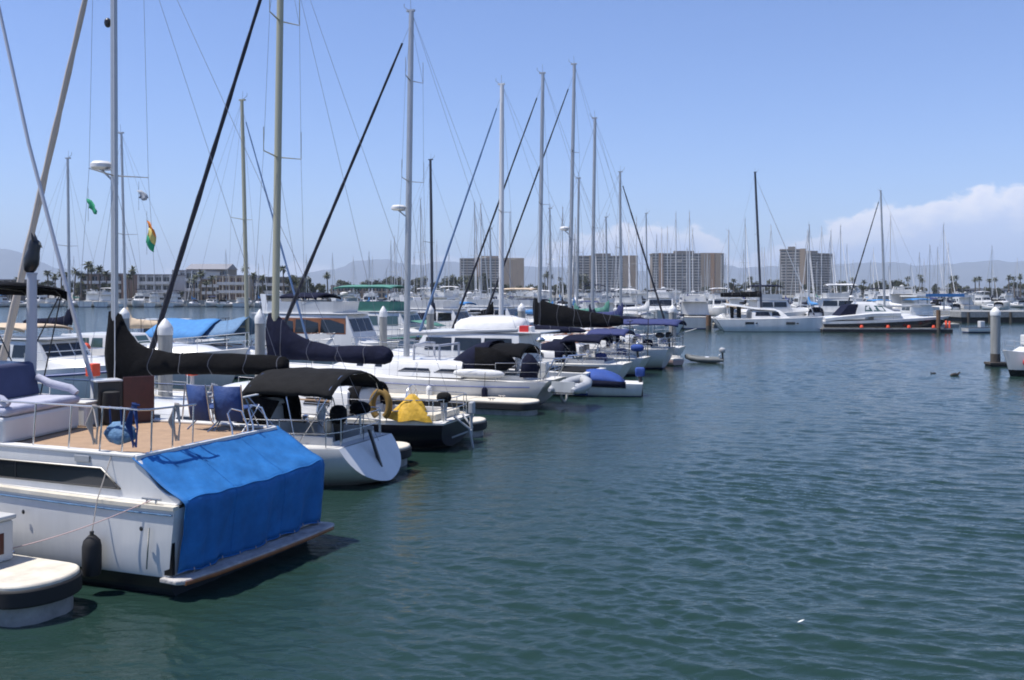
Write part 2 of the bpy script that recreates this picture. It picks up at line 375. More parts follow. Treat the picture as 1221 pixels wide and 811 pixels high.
# ------------------------------------------------------------------ boats: shared builders
class Hull:
    def __init__(s, L, B, fs, fb, ts=.7, over=.9, rake=.5, um=.4, depth=.4, pw=3.0, bp=2.1, dip=.08, lift=None):
        s.lift = lift
        s.L, s.B, s.fs, s.fb, s.ts, s.over, s.rake, s.um, s.depth, s.pw, s.bp, s.dip = L, B, fs, fb, ts, over, rake, um, depth, pw, bp, dip
    def half(s, u):
        if u < s.um: q = s.ts+(1-s.ts)*(1-((s.um-u)/s.um)**2)
        else: q = max(0, 1-((u-s.um)/(1-s.um))**s.bp)
        return max(.015, q*s.B/2)
    def zs(s, u): return s.fs+(s.fb-s.fs)*u**1.5-s.dip*math.sin(u*math.pi)
    def x(s, u, v):            # v 0 at the sheer, 1 at the keel
        return u*s.L-s.over*v*(u**5)+(s.rake*(1-v) if s.rake > 0 else -s.rake*v)*((1-u)**4)
    def ux(s, x):              # station of an x at sheer height
        u = x/s.L
        for _ in range(8): u -= (s.x(u, 0)-x)/s.L
        return max(0, min(1, u))
    def hx(s, x): return s.half(s.ux(x))
    def zx(s, x): return s.zs(s.ux(x))
    def build(s, name, mats, parent, n=22, stripe=(.05, .14), rail=.07):
        secs = []; zlev = None
        for i in range(n+1):
            u = i/n; w_ = s.half(u); z0 = s.zs(u); ring = []
            zz = [z0, z0-rail]+[lerp(z0-rail, stripe[1], 1-(1-k/9)**1.7) for k in range(1, 9)]+[stripe[1], stripe[0], -.12, -s.depth*.6, -s.depth]
            zb = -s.depth+(0 if s.lift is None else (s.depth+s.lift)*max(0, 1-u/.3)**2)
            zz = [max(q, zb) for q in zz]
            for z in zz:
                v = (z0-z)/(z0-zb)
                y = w_*max(0, 1-v**s.pw)**.62
                ring.append((s.x(u, v), y, z))
            secs.append(ring+[(a, -b, c) for a, b, c in ring[::-1][1:]])
        mb = MB(); nn = len(secs[0]); hn = (nn+1)//2
        o = 0
        vs = [p for q in secs for p in q]; mb.v = vs
        def mi(j):
            k = j if j < hn-1 else nn-2-j
            return 3 if k == 0 and len(mats) > 3 else (0 if k < 10 else 1 if k == 10 else 2)
        for i in range(n):
            for j in range(nn-1):
                mb.f.append((i*nn+j, i*nn+j+1, (i+1)*nn+j+1, (i+1)*nn+j)); mb.mi.append(mi(j))
        for k in range(hn-1):   # transom in bands
            a, b = k, nn-1-k
            if a+1 == b-1: mb.f.append((a, a+1, b)); 
            else: mb.f.append((a, a+1, b-1, b))
            mb.mi.append(mi(k))
        return mb.build(name, mats, parent, smooth=45)
    def deck(s, name, m, parent, hole=None, n=22, inset=.0, down=.012, camber=.05):
        us = sorted(set([i/n for i in range(n+1)]+([s.ux(hole[0]), s.ux(hole[1])] if hole else [])))
        rows = []
        for u in us:
            w_ = s.half(u)-.012; x = s.x(u, 0)-(.02 if u > .98 else 0); z = s.zs(u)-down
            c = min(hole[2], w_*.86) if hole else w_*.5
            rows.append([(x, w_, z), (x, c, z+camber*.6), (x, -c, z+camber*.6), (x, -w_, z)])
        mb = MB(); mb.v = [p for r_ in rows for p in r_]
        for i in range(len(us)-1):
            for j in range(3):
                if hole and j == 1 and us[i] >= s.ux(hole[0])-1e-6 and us[i+1] <= s.ux(hole[1])+1e-6: continue
                mb.f.append((i*4+j, i*4+j+1, (i+1)*4+j+1, (i+1)*4+j)); mb.mi.append(0)
        return mb.build(name, m, parent, smooth=30)

def house(parent, x0, x1, w0, z0, z1, fr=.5, ar=.2, si=.12, taper=.75, m='gelcoat', name='cabin', rnd=.06, crown=.06):
    """cabin trunk: base x0..x1 (half width w0 aft, w0*taper forward), slopes fr / ar / si"""
    def ring(t, z):
        a, b = x0+ar*t, x1-fr*t; wa, wb = w0-si*t, max(.05, w0*taper-si*t)
        pts = []
        for k in range(7):
            q = k/6; pts.append((lerp(a, b, q), lerp(wa, wb, q**1.6), z))
        return pts+[(x, -y, zz) for x, y, zz in pts[::-1]]
    h = z1-z0
    secs = [ring(0, z0), ring(.5, z0+.5*h), ring(.92, z0+.92*h)]
    t = ring(1, z1)
    cx = sum(p[0] for p in t)/len(t)
    secs.append([(lerp(p[0], cx, rnd*.5), p[1]*(1-rnd), p[2]) for p in t])
    secs.append([(lerp(p[0], cx, .12), p[1]*.6, p[2]+crown) for p in t])
    mb = MB(); mb.loft(secs)
    o = mb.build(name, m, parent, smooth=50)
    def side(x, z, sgn, out=.004):
        tt = (z-z0)/h; a, b = x0+ar*tt, x1-fr*tt; wa, wb = w0-si*tt, max(.05, w0*taper-si*tt)
        q = max(0, min(1, (x-a)/(b-a))); return (x, sgn*(lerp(wa, wb, q**1.6)+out), z)
    o_side = side
    def front(y, z, out=.006):
        tt = (z-z0)/h; return (x1-fr*tt+out, y, z)
    def back(y, z, out=.006):
        tt = (z-z0)/h; return (x0+ar*tt-out, y, z)
    return o, side, front, back
def pane(parent, pts, m='glass', name='window', th=.012, nrm=None):
    """a thin pane through the outline pts (list of 3-D points, roughly planar)"""
    P = [Vector(p) for p in pts]; n = Vector((0, 0, 0))
    for i in range(len(P)): n += P[i].cross(P[(i+1) % len(P)])
    n.normalize(); mb = MB(); k = len(P)
    mb.v = [tuple(p+n*th) for p in P]+[tuple(p-n*th) for p in P]
    mb.f = [tuple(range(k)), tuple(range(2*k-1, k-1, -1))]+[(i, (i+1) % k, k+(i+1) % k, k+i) for i in range(k)]
    mb.mi = [0]*len(mb.f)
    return mb.build(name, m, parent, smooth=0)
def side_windows(parent, side, spans, za, zb, m='glass', both=True, slant=0, n=1, frame=None):
    for sg in ((1, -1) if both else (1,)):
        for xa, xb in spans:
            pts = [side(xa, za, sg), side(xb, za, sg), side(xb-slant, zb, sg), side(xa+(slant*.3), zb, sg)]
            if abs(xb-xa) > 1.2:
                xm = (xa+xb)/2; pts = [side(xa, za, sg), side(xm, za, sg), side(xb, za, sg), side(xb-slant, zb, sg), side(xm, zb, sg), side(xa+slant*.3, zb, sg)]
            f = None
            if frame:
                cx = sum(p[0] for p in pts)/len(pts); cz = sum(p[2] for p in pts)/len(pts)
                fp = [(cx+(p[0]-cx)*1.12, p[1], cz+(p[2]-cz)*1.22) for p in pts]
                f = pane(parent, [(a, b-sg*.006, c) for a, b, c in fp], frame, 'window', .012)
                pane(f, pts, m, 'pane', .012)
            else: pane(parent, pts, m)
def sail_cover(parent, secs, m, name='sail_cover', seed=1, n=16, wr=.07):
    r_ = random.Random(seed); rings = []
    # densify
    fine = []
    for a, b in zip(secs, secs[1:]):
        k = max(1, int(abs(b[0]-a[0])/.09))
        for i in range(k): fine.append([lerp(p, q, i/k) for p, q in zip(a, b)])
    fine.append(list(secs[-1]))
    ph = [r_.random()*6 for _ in range(6)]
    for x, zt, zb, hw in fine:
        ring = []; zc = lerp(zb, zt, .42); 
        for k in range(n):
            a = 2*math.pi*k/n; c, s_ = math.cos(a), math.sin(a)
            wv = (1-.13*math.exp(-(((x+.35) % .95-.475)/.045)**2))*(1+.02*math.sin(23*x+4*a)+.015*math.sin(31*x-2*a))+wr*(math.sin(5*x+2*a+ph[0])+math.sin(9.3*x-3*a+ph[1])*.7+math.sin(2.3*x+a+ph[2]))
            y = hw*c*wv*(1-.45*max(0, s_)); z = zc+((zt-zc) if s_ > 0 else (zc-zb))*s_*(1+.35*wr*math.sin(6*x+ph[3]))
            ring.append((x+.03*math.sin(3*a+x*4), y, z))
        rings.append(ring)
    mb = MB(); mb.loft(rings)
    if name == 'sail_cover':
        done = set()
        for (x, zt, zb, hw), ring in zip(fine, rings):
            k = math.floor((x+.35)/.95)
            if k in done or abs((x+.35) % .95-.475) > .06 or hw < .1: continue
            done.add(k); c = Vector((x, 0, lerp(zb, zt, .42)))
            lp = [c+(Vector(p)-c)*1.015 for p in ring]+[c+(Vector(ring[0])-c)*1.015]
            mb.tube(lp, .009, 4, mi=1)
    return mb.build(name, [m, 'wire'], parent, smooth=70)
def canopy(parent, x0, x1, hw, z, m, arch=.14, name='bimini', endx=.12, th=.02, droop=.1, frame=None, zdeck=1.0, legs=None, tilt=0, side=.1):
    """fabric sun top with rounded edges on steel hoops"""
    rows = []; r_ = random.Random(int(x0*100+z*10))
    for i in range(15):
        t = i/14; x = lerp(x0, x1, t); e = max(0, 1-min(t, 1-t)/.16)
        row = []
        for j in range(13):
            q = j/6-1; y = hw*q
            zz = z-arch*abs(q)**2.4-droop*e*e+tilt*(t-.5)-.025*abs(math.sin(t*math.pi*3))*(1-abs(q)*.5)+.01*r_.uniform(-1, 1)
            row.append((x, y, zz))
        row = [(x, -hw-.005, row[0][2]-side)]+row+[(x, hw+.005, row[-1][2]-side)]
        rows.append(row)
    mb = MB(); mb.sheet(rows); o = mb.build(name, m, parent, smooth=70, solid=th)
    if frame:
        for hoop in (legs or [(x0+.15, x0+.9), (x1-.15, x0+1.0)]):
            xa, xb = hoop; t = (xa-x0)/(x1-x0)
            zz = z-.04-arch-side*.5+tilt*(t-.5)
            mb = MB(); mb.tube([(xb, hw*.96, zdeck), (xa, hw, zz-.06), (xa, hw*.9, zz+arch*.35), (xa, hw*.5, zz+arch*.95), (xa, -hw*.5, zz+arch*.95), (xa, -hw*.9, zz+arch*.35), (xa, -hw, zz-.06), (xb, -hw*.96, zdeck)], .013, 6)
            mb.build('bimini_frame', frame, parent)
    return o
def guard_rail(parent, H, xs, h=.6, m='steel', r=.012, sides=(1, -1), lines=(1, .5), inset=.06):
    for sg in sides:
        ps = []
        for x in xs:
            p = (x, sg*(H.hx(x)-inset), H.zx(x)); ps.append(p)
            mb = MB(); mb.tube([p, (p[0], p[1]*1.0, p[2]+h)], r, 6); mb.build('stanchion', m, parent)
        for q in lines:
            mb = MB(); mb.tube([(p[0], p[1], p[2]+h*q-.01) for p in ps], r*.55, 5); mb.build('lifeline', m, parent)
def pulpit(parent, H, xa, h=.62, stern=False, m='steel', name=None, r=.014):
    name = name or ('stern_rail' if stern else 'bow_rail')
    if stern:
        xe = H.x(0, 0)+.08; w_ = H.hx(xe+.1)-.06
        pts = [(xa, H.hx(xa)-.06), (xe+.25, w_), (xe+.05, w_*.75), (xe, 0), (xe+.05, -w_*.75), (xe+.25, -w_), (xa, -H.hx(xa)+.06)]
    else:
        pts = [(xa, H.hx(xa)-.06), (lerp(xa, H.L, .6), H.hx(lerp(xa, H.L, .6))-.04), (H.L-.05, .12), (H.L-.05, -.12), (lerp(xa, H.L, .6), -H.hx(lerp(xa, H.L, .6))+.04), (xa, -H.hx(xa)+.06)]
    mb = MB()
    for q in (1, .52): mb.tube([(x, y, H.zx(x)+h*q) for x, y in pts], r, 6)
    for x, y in pts: mb.tube([(x, y, H.zx(x)-.01), (x, y, H.zx(x)+h)], r, 6)
    return mb.build(name, m, parent)
def rig(root, xm, zb, zt, r, m='alu', rake=.012, spreaders=((.55, 1.0),), stern=(0, 1.0), bow=None, bowz=1.2, beam=1.5, zd=1.1, furl=None, furl_r=.07, frac=.97, radar=None, shroud_r=.006, sticks=False, caps=2, lat=0):
    top = (xm-rake*(zt-zb), lat, zt)
    mb = MB(); mb.tube([(lerp(xm, top[0], t), lat*t, lerp(zb, zt, t)) for t in (0, .3, .6, .85, 1)], [r, r, r*.97, r*.9, r*.8], 12, sq=(1.15, .85))
    mast = mb.build('mast', m, root)
    def at(f): return Vector((lerp(xm, top[0], f), lat*f, lerp(zb, zt, f)))
    mb = MB(); p = at(1)
    mb.box(p.x-.14, p.x+.2, p.y-.07, p.y+.07, p.z, p.z+.07); mb.build('masthead', m, mast)
    mb = MB(); mb.tube([p+Vector((0, .05, .05)), p+Vector((.02, .05, .5))], .008, 5); mb.tube([p+Vector((.1, -.05, .05)), p+Vector((.35, -.05, .22)), p+Vector((.35, -.05, .36))], .012, 5); mb.build('antenna', 'wire', mast)
    tips = {1: [], -1: []}
    for f, hw in spreaders:
        q = at(f)
        for sg in (1, -1):
            e = q+Vector((-.18, sg*hw, .06)); tips[sg].append(e)
            mb = MB(); mb.tube([q, e], [.035, .02], 6, sq=(1.2, .6))
            if sticks: mb.tube([e, e+Vector((0, 0, .85 if sg < 0 else .7))], .014, 5)
            mb.build('spreader', m if m != 'mast_white' else 'alu', mast)
    for sg in (1, -1):
        ch = Vector((xm-.15, sg*beam, zd))
        mb = MB(); mb.tube([ch]+tips[sg]+[at(frac)], shroud_r, 4); mb.build('shroud', 'wire', root)
        if caps > 1 and tips[sg]:
            mb = MB(); mb.tube([ch+Vector((-.35, 0, 0)), at(spreaders[0][0]-.01)], shroud_r, 4); mb.build('shroud', 'wire', root)
    mb = MB(); mb.tube([Vector((stern[0], 0, stern[1])), at(1)], shroud_r, 4); mb.build('backstay', 'wire', root)
    if bow:
        a, b = Vector((bow, 0, bowz)), at(frac)
        mb = MB(); mb.tube([a, b], shroud_r*1.2, 4); fs = mb.build('forestay', 'wire', root)
        if furl:
            mb = MB(); k = 24; pts = [a.lerp(b, .03+.91*i/k) for i in range(k+1)]
            mb.tube(pts, [furl_r*(1.0-.5*(i/k)**1.2)*(1+.12*math.sin(i*2.1)) for i in range(k+1)], 8)
            mb.build('furled_sail', furl, fs)
            mb = MB(); mb.tube([a.lerp(b, .012), a.lerp(b, .03)], furl_r*1.5, 10); mb.build('furling_drum', 'black_plastic', fs)
    if radar:
        f, rr = radar; q = at(f); mb = MB()
        c = q+Vector((rr+.16, 0, 0)); mb.lathe([(rr*.7, c.z-.1), (rr, c.z-.05), (rr, c.z+.04), (rr*.75, c.z+.11), (.05, c.z+.13)], c.x, c.y, 16)
        mb.build('radar_dome', 'white_plastic', mast)
        mb = MB(); mb.tube([q+Vector((0, 0, -.45)), c+Vector((0, 0, -.1))], .03, 6); mb.box(q.x, c.x, -.06, .06, c.z-.13, c.z-.1); mb.build('radar_bracket', m, mast)
    return mast, at
def boom(root, xm, xe, z, ze, m='alu', cover=None, cm='navy_canvas', seed=1, topping=None, r=.06):
    mb = MB(); mb.tube([(xm-.1, 0, z), (xe, 0, ze)], r, 8, sq=(1.2, .8)); b = mb.build('boom', m, root)
    if cover: sail_cover(b, cover, cm, seed=seed)
    if topping: mb = MB(); mb.tube([(xe+.05, 0, ze), topping], .006, 4); mb.build('topping_lift', 'wire', root)
    return b
def std_cover(xm, xe, z, ze, tall=.75, hw=.17, neck=True):
    L = abs(xm-xe); d = -1 if xe < xm else 1
    return ([(xm+.16*-d, z+tall+.35, z-.1, .13)] if neck else [])+[(xm+.05*d, z+tall+.3, z-.14, .17), (xm+.35*d, z+tall*.62, z-.16, hw*1.05), (xm+.9*d, z+.36, z-.15, hw), (lerp(xm, xe, .6), lerp(z, ze, .6)+.26, lerp(z, ze, .6)-.13, hw*.95), (lerp(xm, xe, .95), ze+.16, ze-.1, hw*.7), (xe+.04*d, ze+.07, ze-.06, .07)]
def cockpit(root, x0, x1, w_, zd, zsole=.45, m='deck_white'):
    mb = MB(); mb.box(x0, x1, -w_, w_, zsole-.03, zsole)
    mb.build('cockpit_sole', 'teak', root, smooth=0)
    mb = MB()
    for sg in (1, -1):
        mb.box(x0, x1, sg*w_-.02, sg*w_+.02, zsole, zd+.16); mb.box(x0, x1, min(sg*(w_-.45), sg*(w_-.02)), max(sg*(w_-.45), sg*(w_-.02)), zsole, zd-.22)
    mb.box(x1-.02, x1+.02, -w_, w_, zsole, zd+.2); mb.box(x0-.02, x0+.02, -w_, w_, zsole, zd+.05)
    return mb.build('cockpit', m, root, smooth=0, bevel=.015)
def wheel(root, x, z, r=.42, y=0, m='steel'):
    mb = MB(); pts = [(x, y+r*math.cos(t), z+r*math.sin(t)) for t in [2*math.pi*k/20 for k in range(21)]]
    mb.tube(pts, .016, 6)
    for k in range(5):
        t = 2*math.pi*k/5; mb.tube([(x, y, z), (x, y+r*math.cos(t), z+r*math.sin(t))], .009, 5)
    wl = mb.build('steering_wheel', m, root)
    mb = MB(); mb.lathe([(.11, z-.95), (.09, z-.3), (.1, z), (.07, z+.1)], x+.12, y, 10); mb.build('steering_pedestal', 'white_plastic', root)
def dodger(root, x0, x1, hw, z0, z1, m, wind=True, name='dodger'):
    """spray hood: arched fabric from the coachroof up to an open aft hoop"""
    rows = []
    for i in range(9):
        t = i/8; x = lerp(x1, x0, t); zt = lerp(z0+.1, z1, math.sin(t*math.pi/2)**.8); row = []
        for j in range(13):
            a = math.pi*j/12; row.append((x+.05*math.sin(a), hw*math.copysign(abs(math.cos(a))**.55, math.cos(a))*(1-.08*(1-t)), z0-.08+(zt-z0+.08)*math.sin(a)**.55))
        rows.append(row)
    mb = MB(); mb.sheet(rows); o = mb.build(name, m, root, smooth=70, solid=.015)
    if wind:
        t = .25; a, b = rows[1], rows[4]
        pane(o, [a[5], a[7], b[7], b[5]], 'glass', 'window', .018)
        pane(o, [a[2], a[4], b[4], b[2]], 'glass', 'window', .018)
    return o
# ------------------------------------------------------------------ near motor yacht with the blue stern cover
FA = Frame(-4.0, 15.35, 157)
def motor_yacht_near():
    t = thing('motor_yacht', 'white motor yacht with teak aft deck and bright blue canvas stern cover', 'motor yacht', FA)
    H = Hull(13.5, 3.9, 1.3, 1.75, ts=.93, over=1.3, rake=-.2, um=.45, depth=.5, pw=6, bp=2.4, dip=.0)
    H.x0 = H.x; H.x = lambda u, v: .1+u*13.4-1.3*v*(u**5)+.22*v*(1-u)**6
    H.build('hull', ['gelcoat', 'boot_black', 'antifoul', 'gelcoat'], t, n=26, stripe=(.12, .3), rail=.16)
    # rub rail and the blush coloured cap of the side deck
    for sg in (1, -1):
        mb = MB(); mb.tube([(x, sg*(H.hx(x)+.015), H.zx(x)-.09) for x in np.linspace(.14, 12, 20)], .013, 6); mb.build('rub_rail', 'bundle_blue', t)
        mb = MB(); xs = np.linspace(.1, 11.5, 22)
        mb.loft([[(x, sg*(H.hx(x)+.03), H.zx(x)-.02), (x, sg*(H.hx(x)+.03), H.zx(x)+.035), (x, sg*(H.hx(x)-.09), H.zx(x)+.035), (x, sg*(H.hx(x)-.09), H.zx(x)-.02)] for x in xs]); mb.build('toe_rail', 'cream', t, smooth=0)
    # aft cabin sides with the swept wing
    wing = [(10, 1.36), (.14, 1.33), (.12, 1.40), (.2, 1.44), (.38, 1.47), (.54, 1.55), (.68, 1.68), (.82, 1.85), (.96, 1.955), (10, 2.0)]
    for sg in (1, -1):
        mb = MB(); mb.prism(wing, sg*1.60, sg*1.67); mb.build('cabin_side', 'gelcoat', t, smooth=30, bevel=.015)
        P = [(1.25, 1.48), (9, 1.46), (9, 1.73), (1.62, 1.76)]
        wn = pane(t, [(x, sg*1.674, z) for x, z in P][::sg], 'glass', 'window', .008)
        mb = MB(); mb.tube([(x, sg*1.684, z) for x, z in P+P[:1]], .014, 5); mb.build('window_frame', 'black_plastic', wn)
        mb = MB()
        mb.tube([(3.4, sg*1.684, 1.475), (3.4, sg*1.684, 1.745)], .012, 5); mb.build('window_bar', 'black_plastic', wn)
        mb = MB()
        mb.loft([[(x, sg*1.60, 1.325), (x, sg*1.60, 1.345), (x, sg*(H.hx(x)-.09), 1.345+(H.zx(x)-1.3)), (x, sg*(H.hx(x)-.09), 1.3+(H.zx(x)-1.3))] for x in np.linspace(.16, 10, 12)]); mb.build('side_deck', 'deck_white', t, smooth=0)
        mb = MB(); mb.box(1.85, 2.15, sg*1.675, sg*1.70, 1.83, 1.93); mb.build('deck_vent', 'alu', t, smooth=0, bevel=.01)
        mb = MB()
        for x in (.45, .62): mb.tube([(x, sg*1.80, 1.345), (x, sg*1.80, 1.40)], .018, 6)
        mb.tube([(.36, sg*1.80, 1.41), (.71, sg*1.80, 1.41)], .018, 6); mb.build('cleat', 'steel', t)
        mb = MB(); mb.lathe([(.02, 0), (.035, .01), (.02, .02)], 0, 0, 10); q = mb.build('hull_fitting', 'black_plastic', t); q.location = (.62, sg*1.905, 1.0); q.rotation_euler = (R(-90*sg), 0, 0)
        q2 = q.copy(); col.objects.link(q2); q2.parent = t; q2.location = (2.9, sg*1.955, 1.05)
        mb = MB(); mb.tube([(.55, sg*1.88, .42), (.5, sg*1.885, 1.02)], .012, 6); mb.build('trim_strip', 'steel', t)
    # aft deck
    mb = MB(); mb.box(.99, 10, -1.60, 1.60, 1.90, 1.955); mb.build('aft_deck', 'teak', t, smooth=0)
    mb = MB()
    for sg in (1, -1): mb.box(.97, 10, min(sg*1.5, sg*1.69), max(sg*1.5, sg*1.69), 1.957, 2.0)
    mb.box(.93, .99, -1.68, 1.68, 1.90, 1.99); mb.build('deck_edge', 'deck_white', t, smooth=0, bevel=.012)
    # guard rail
    for sg in (1, -1):
        xs = [1.28, 1.72, 2.35, 3.1, 4.0, 5.2] if sg > 0 else [2.3, 3.0, 4.0, 5.2]
        for x in xs:
            mb = MB(); mb.tube([(x+.02, sg*1.6, 1.99), (x-.04, sg*1.6, 2.66)], .014, 6); mb.build('stanchion', 'steel', t)
        mb = MB(); a = [(6, sg*1.6, 2.66), (xs[0]-.1, sg*1.6, 2.66)]
        if sg > 0: a += [(1.08, 1.52, 2.64), (1.05, 1.3, 2.62), (1.0, .35, 2.6)]
        mb.tube(a, .016, 6); mb.build('hand_rail', 'steel', t)
    for y in (1.3, .85, .4):
        mb = MB(); mb.tube([(1.02, y, 1.98), (1.0, y, 2.6)], .014, 6); mb.build('stanchion', 'steel', t)
    for y in (-.75, -1.3):            # ladder hoops at the head of the stern ladder
        mb = MB(); mb.tube([(.95, y-.2, 1.5), (1.02, y-.2, 2.1), (1.12, y-.18, 2.34), (1.2, y, 2.4), (1.12, y+.18, 2.34), (1.02, y+.2, 2.1), (.95, y+.2, 1.5)], .017, 8); mb.build('ladder_hoop', 'steel', t)
    # swim platform
    mb = MB(); mb.prism_z([(.34, 1.86), (.02, 1.88), (-.08, 1.80), (-.17, 1.2), (-.22, 0), (-.22, -1.2), (-.2, -1.75), (-.12, -1.92), (.0, -1.95), (.34, -1.9)], .24, .31); sp = mb.build('swim_platform', 'weathered', t, smooth=0, bevel=.02)
    mb = MB(); mb.loft([[(x-.012, y, .235), (x-.02, y, .26), (x-.012, y, .29), (x+.03, y, .29), (x+.03, y, .235)] for x, y in [(-.08, 1.80), (-.17, 1.2), (-.22, 0), (-.22, -1.2), (-.2, -1.75)]]); mb.build('platform_edge', 'varnish', sp)
    # canvas cover: sloping top, hanging back
    rows = []
    for i in range(25):
        q = i/24; row = []
        for j in range(41):
            s_ = j/40; y = lerp(1.70, -1.78, s_)
            if q <= .56:
                f = q/.56; x = lerp(1.0, .0, f)-.02*math.sin(f*3.1); z = lerp(1.985, 1.37, f)
                z -= (.045*math.sin(math.pi*f)*(1-.6*abs(2*s_-1))+.012*math.sin(s_*9+f*3)*math.sin(f*3.1))
                z += .10*max(0, s_-.84)*6*sm(f)*.35
                if s_ < .06: z -= .5*(.06-s_)
            else:
                f = (q-.56)/.44; x = lerp(.0, .11, f**.8)+(.03*math.sin(s_*21+1.3*f+.8*math.sin(s_*9))+.022*math.sin(s_*43+f*2)+.012*math.sin(s_*71-3*f))*min(1, f*2.2)-.03*math.sin(math.pi*f); z = lerp(1.365, .345, f)+.01*math.sin(s_*30)*f
                z += .10*max(0, s_-.84)*6*.35*(1-f)
            z += .009*math.sin(s_*37+8*q+2*math.sin(11*q))*min(1, q*6)+.007*math.sin(s_*19-23*q)+.014*math.sin(s_*6.3+4*math.sin(q*5))*min(1, q*5); x += .006*math.sin(s_*57+q*31)
            row.append((x, y, z))
        rows.append(row)
    mb = MB(); mb.sheet(rows); cv = mb.build('stern_cover', 'tarp_blue', t, smooth=60, solid=.012)
    mb = MB(); mb.sheet([[(1.0, -1.785, 1.98), (.5, -1.79, 1.68), (.0, -1.785, 1.37)], [(1.0, -1.80, 1.4), (.5, -1.81, 1.2), (.04, -1.80, .9)], [(.9, -1.8, .7), (.5, -1.81, .5), (.11, -1.8, .35)]]); mb.build('cover_side', 'tarp_blue', cv, solid=.01)
    mb = MB(); mb.tube([(x, y, z+.012) for x, y, z in rows[13][1:-1]], .012, 5); mb.build('cover_seam', 'tarp_blue', cv)
    for j in (13, 27):
        mb = MB(); mb.tube([(r_[j][0]-.006, r_[j][1], r_[j][2]+.008) for r_ in rows], .009, 5); mb.build('cover_seam', 'tarp_blue', cv)
    for j in range(3, 40, 4):
        p = rows[-1][j]; mb = MB(); mb.tube([(p[0]-.012, p[1], p[2]+.03), (p[0]-.03, p[1]+.01, p[2]-.02), (p[0]+.02, p[1], p[2]-.06)], .006, 5); mb.build('tie_cord', 'rope', cv)
    mb = MB(); mb.tube([(x-.006, y, z) for x, y, z in rows[-1]], .012, 5); mb.build('cover_hem', 'tarp_blue', cv)
    mb = MB(); mb.box(.16, .30, 1.74, 1.80, .34, 1.30); mb.build('transom_gap', 'grey_canvas', t, smooth=0)  # dark strip standing in for the dark gap between hull end and cover
    # saloon forward (left of the frame) and bimini
    house(t, 6.6, 11, 1.6, 1.9, 3.0, fr=1.2, ar=.1, si=.15, taper=.8)
    canopy(t, 5.55, 8.2, 1.25, 4.6, 'black_canvas', arch=.1, frame='black_plastic', zdeck=2.0, legs=[(5.7, 6.3), (6.6, 6.3), (7.9, 6.3)], side=.16)
    mb = MB(); mb.tube([(5.7, 1.2, 4.3), (6.9, 1.2, 2.5)], .013, 6); mb.build('bimini_brace', 'black_plastic', t)
    mb = MB(); mb.tube([(5.7, -1.2, 4.3), (6.9, -1.2, 2.5)], .013, 6); mb.build('bimini_brace', 'black_plastic', t)
    mb = MB(); mb.tube([(5.45, -.3, 1.95), (5.40, -.3, 3.1), (5.37, -.3, 3.6), (5.37, -.3, 4.72)], [.10, .105, .095, .085], 10); mb.tube([(5.37, -.3, 4.72), (5.37, -.3, 4.75)], .1, 10); mb.build('radar_post', 'pale_pole', t)
    mb = MB(); mb.tube([(5.05, -1.62, 2.0), (5.9, -1.62, 4.3), (7.0, -1.62, 7.4), (7.95, -1.62, 10.6), (8.6, -1.62, 12.8)], [.042, .04, .036, .032, .028], 8); mb.build('outrigger_pole', 'pale_pole', t)
    # helm seats by the saloon
    for y in (.7, 1.4):
        mb = MB(); mb.box(5.75, 6.25, y-.28, y+.28, 2.55, 2.68); mb.box(5.68, 5.80, y-.27, y+.27, 2.6, 3.22); mb.tube([(6, y, 1.95), (6, y, 2.55)], .05, 8); mb.build('helm_seat', 'navy_canvas', t, bevel=.04)
    return t
motor_yacht_near()

t = thing('deck_bench', 'white box bench with lilac cushions on the teak deck', 'bench', FA, 4.4, .68, 1.957, rz=14)
mb = MB(); mb.box(-.42, .4, -.95, 1.1, 0, .44); mb.build('base', 'gelcoat', t, smooth=0, bevel=.06)
mb = MB(); mb.box(-.46, .35, -.92, 1.06, .45, .6); mb.build('seat_cushion', 'lilac', t, bevel=.06)
mb = MB(); mb.loft([[(.30+.02, y, .6), (.48, y, .62), (.62, y, 1.14), (.56, y, 1.2), (.46, y, 1.16)] for y in (-.9, -.5, .1, .6, 1.04)]); mb.build('back_cushion', 'lilac_shade', t, bevel=.03, smooth=30)
for y in (-.84, .98):
    mb = MB(); mb.tube([(-.42, y, .63), (-.3, y, .72), (.1, y, .8), (.35, y, .92)], [.06, .07, .075, .06], 10); mb.build('arm_cushion', 'lilac', t)
t = thing('storage_locker', 'low white deck locker between lilac bench and dark console', 'locker', FA, 4.75, -.62, 1.957, rz=10)
mb = MB(); mb.box(-.5, .42, -.26, .26, 0, .4); mb.build('base', 'gelcoat', t, smooth=0, bevel=.03)
mb = MB(); mb.box(-.52, .44, -.28, .28, .405, .45); mb.build('lid', 'deck_white', t, smooth=0, bevel=.02)
t = thing('helm_console', 'mahogany and black console with white top edge on aft deck', 'console', FA, 3.95, -1.1, 1.957, rz=-32)
mb = MB(); mb.box(0, .4, -.5, .45, 0, .78); mb.build('base', 'black_plastic', t, smooth=0, bevel=.01)
mb = MB(); mb.box(-.035, -.004, -.54, .02, .0, .86); mb.build('side_panel', 'mahogany', t, smooth=0, bevel=.006)
mb = MB(); mb.lathe([(.13, .04), (.15, .1), (.15, .6), (.1, .62)], -.06, .24, 14); mb.build('drum', 'rubber', t)
mb = MB(); mb.box(-.03, .42, .03, .5, .784, .82); mb.build('top', 'gelcoat', t, smooth=0, bevel=.012)
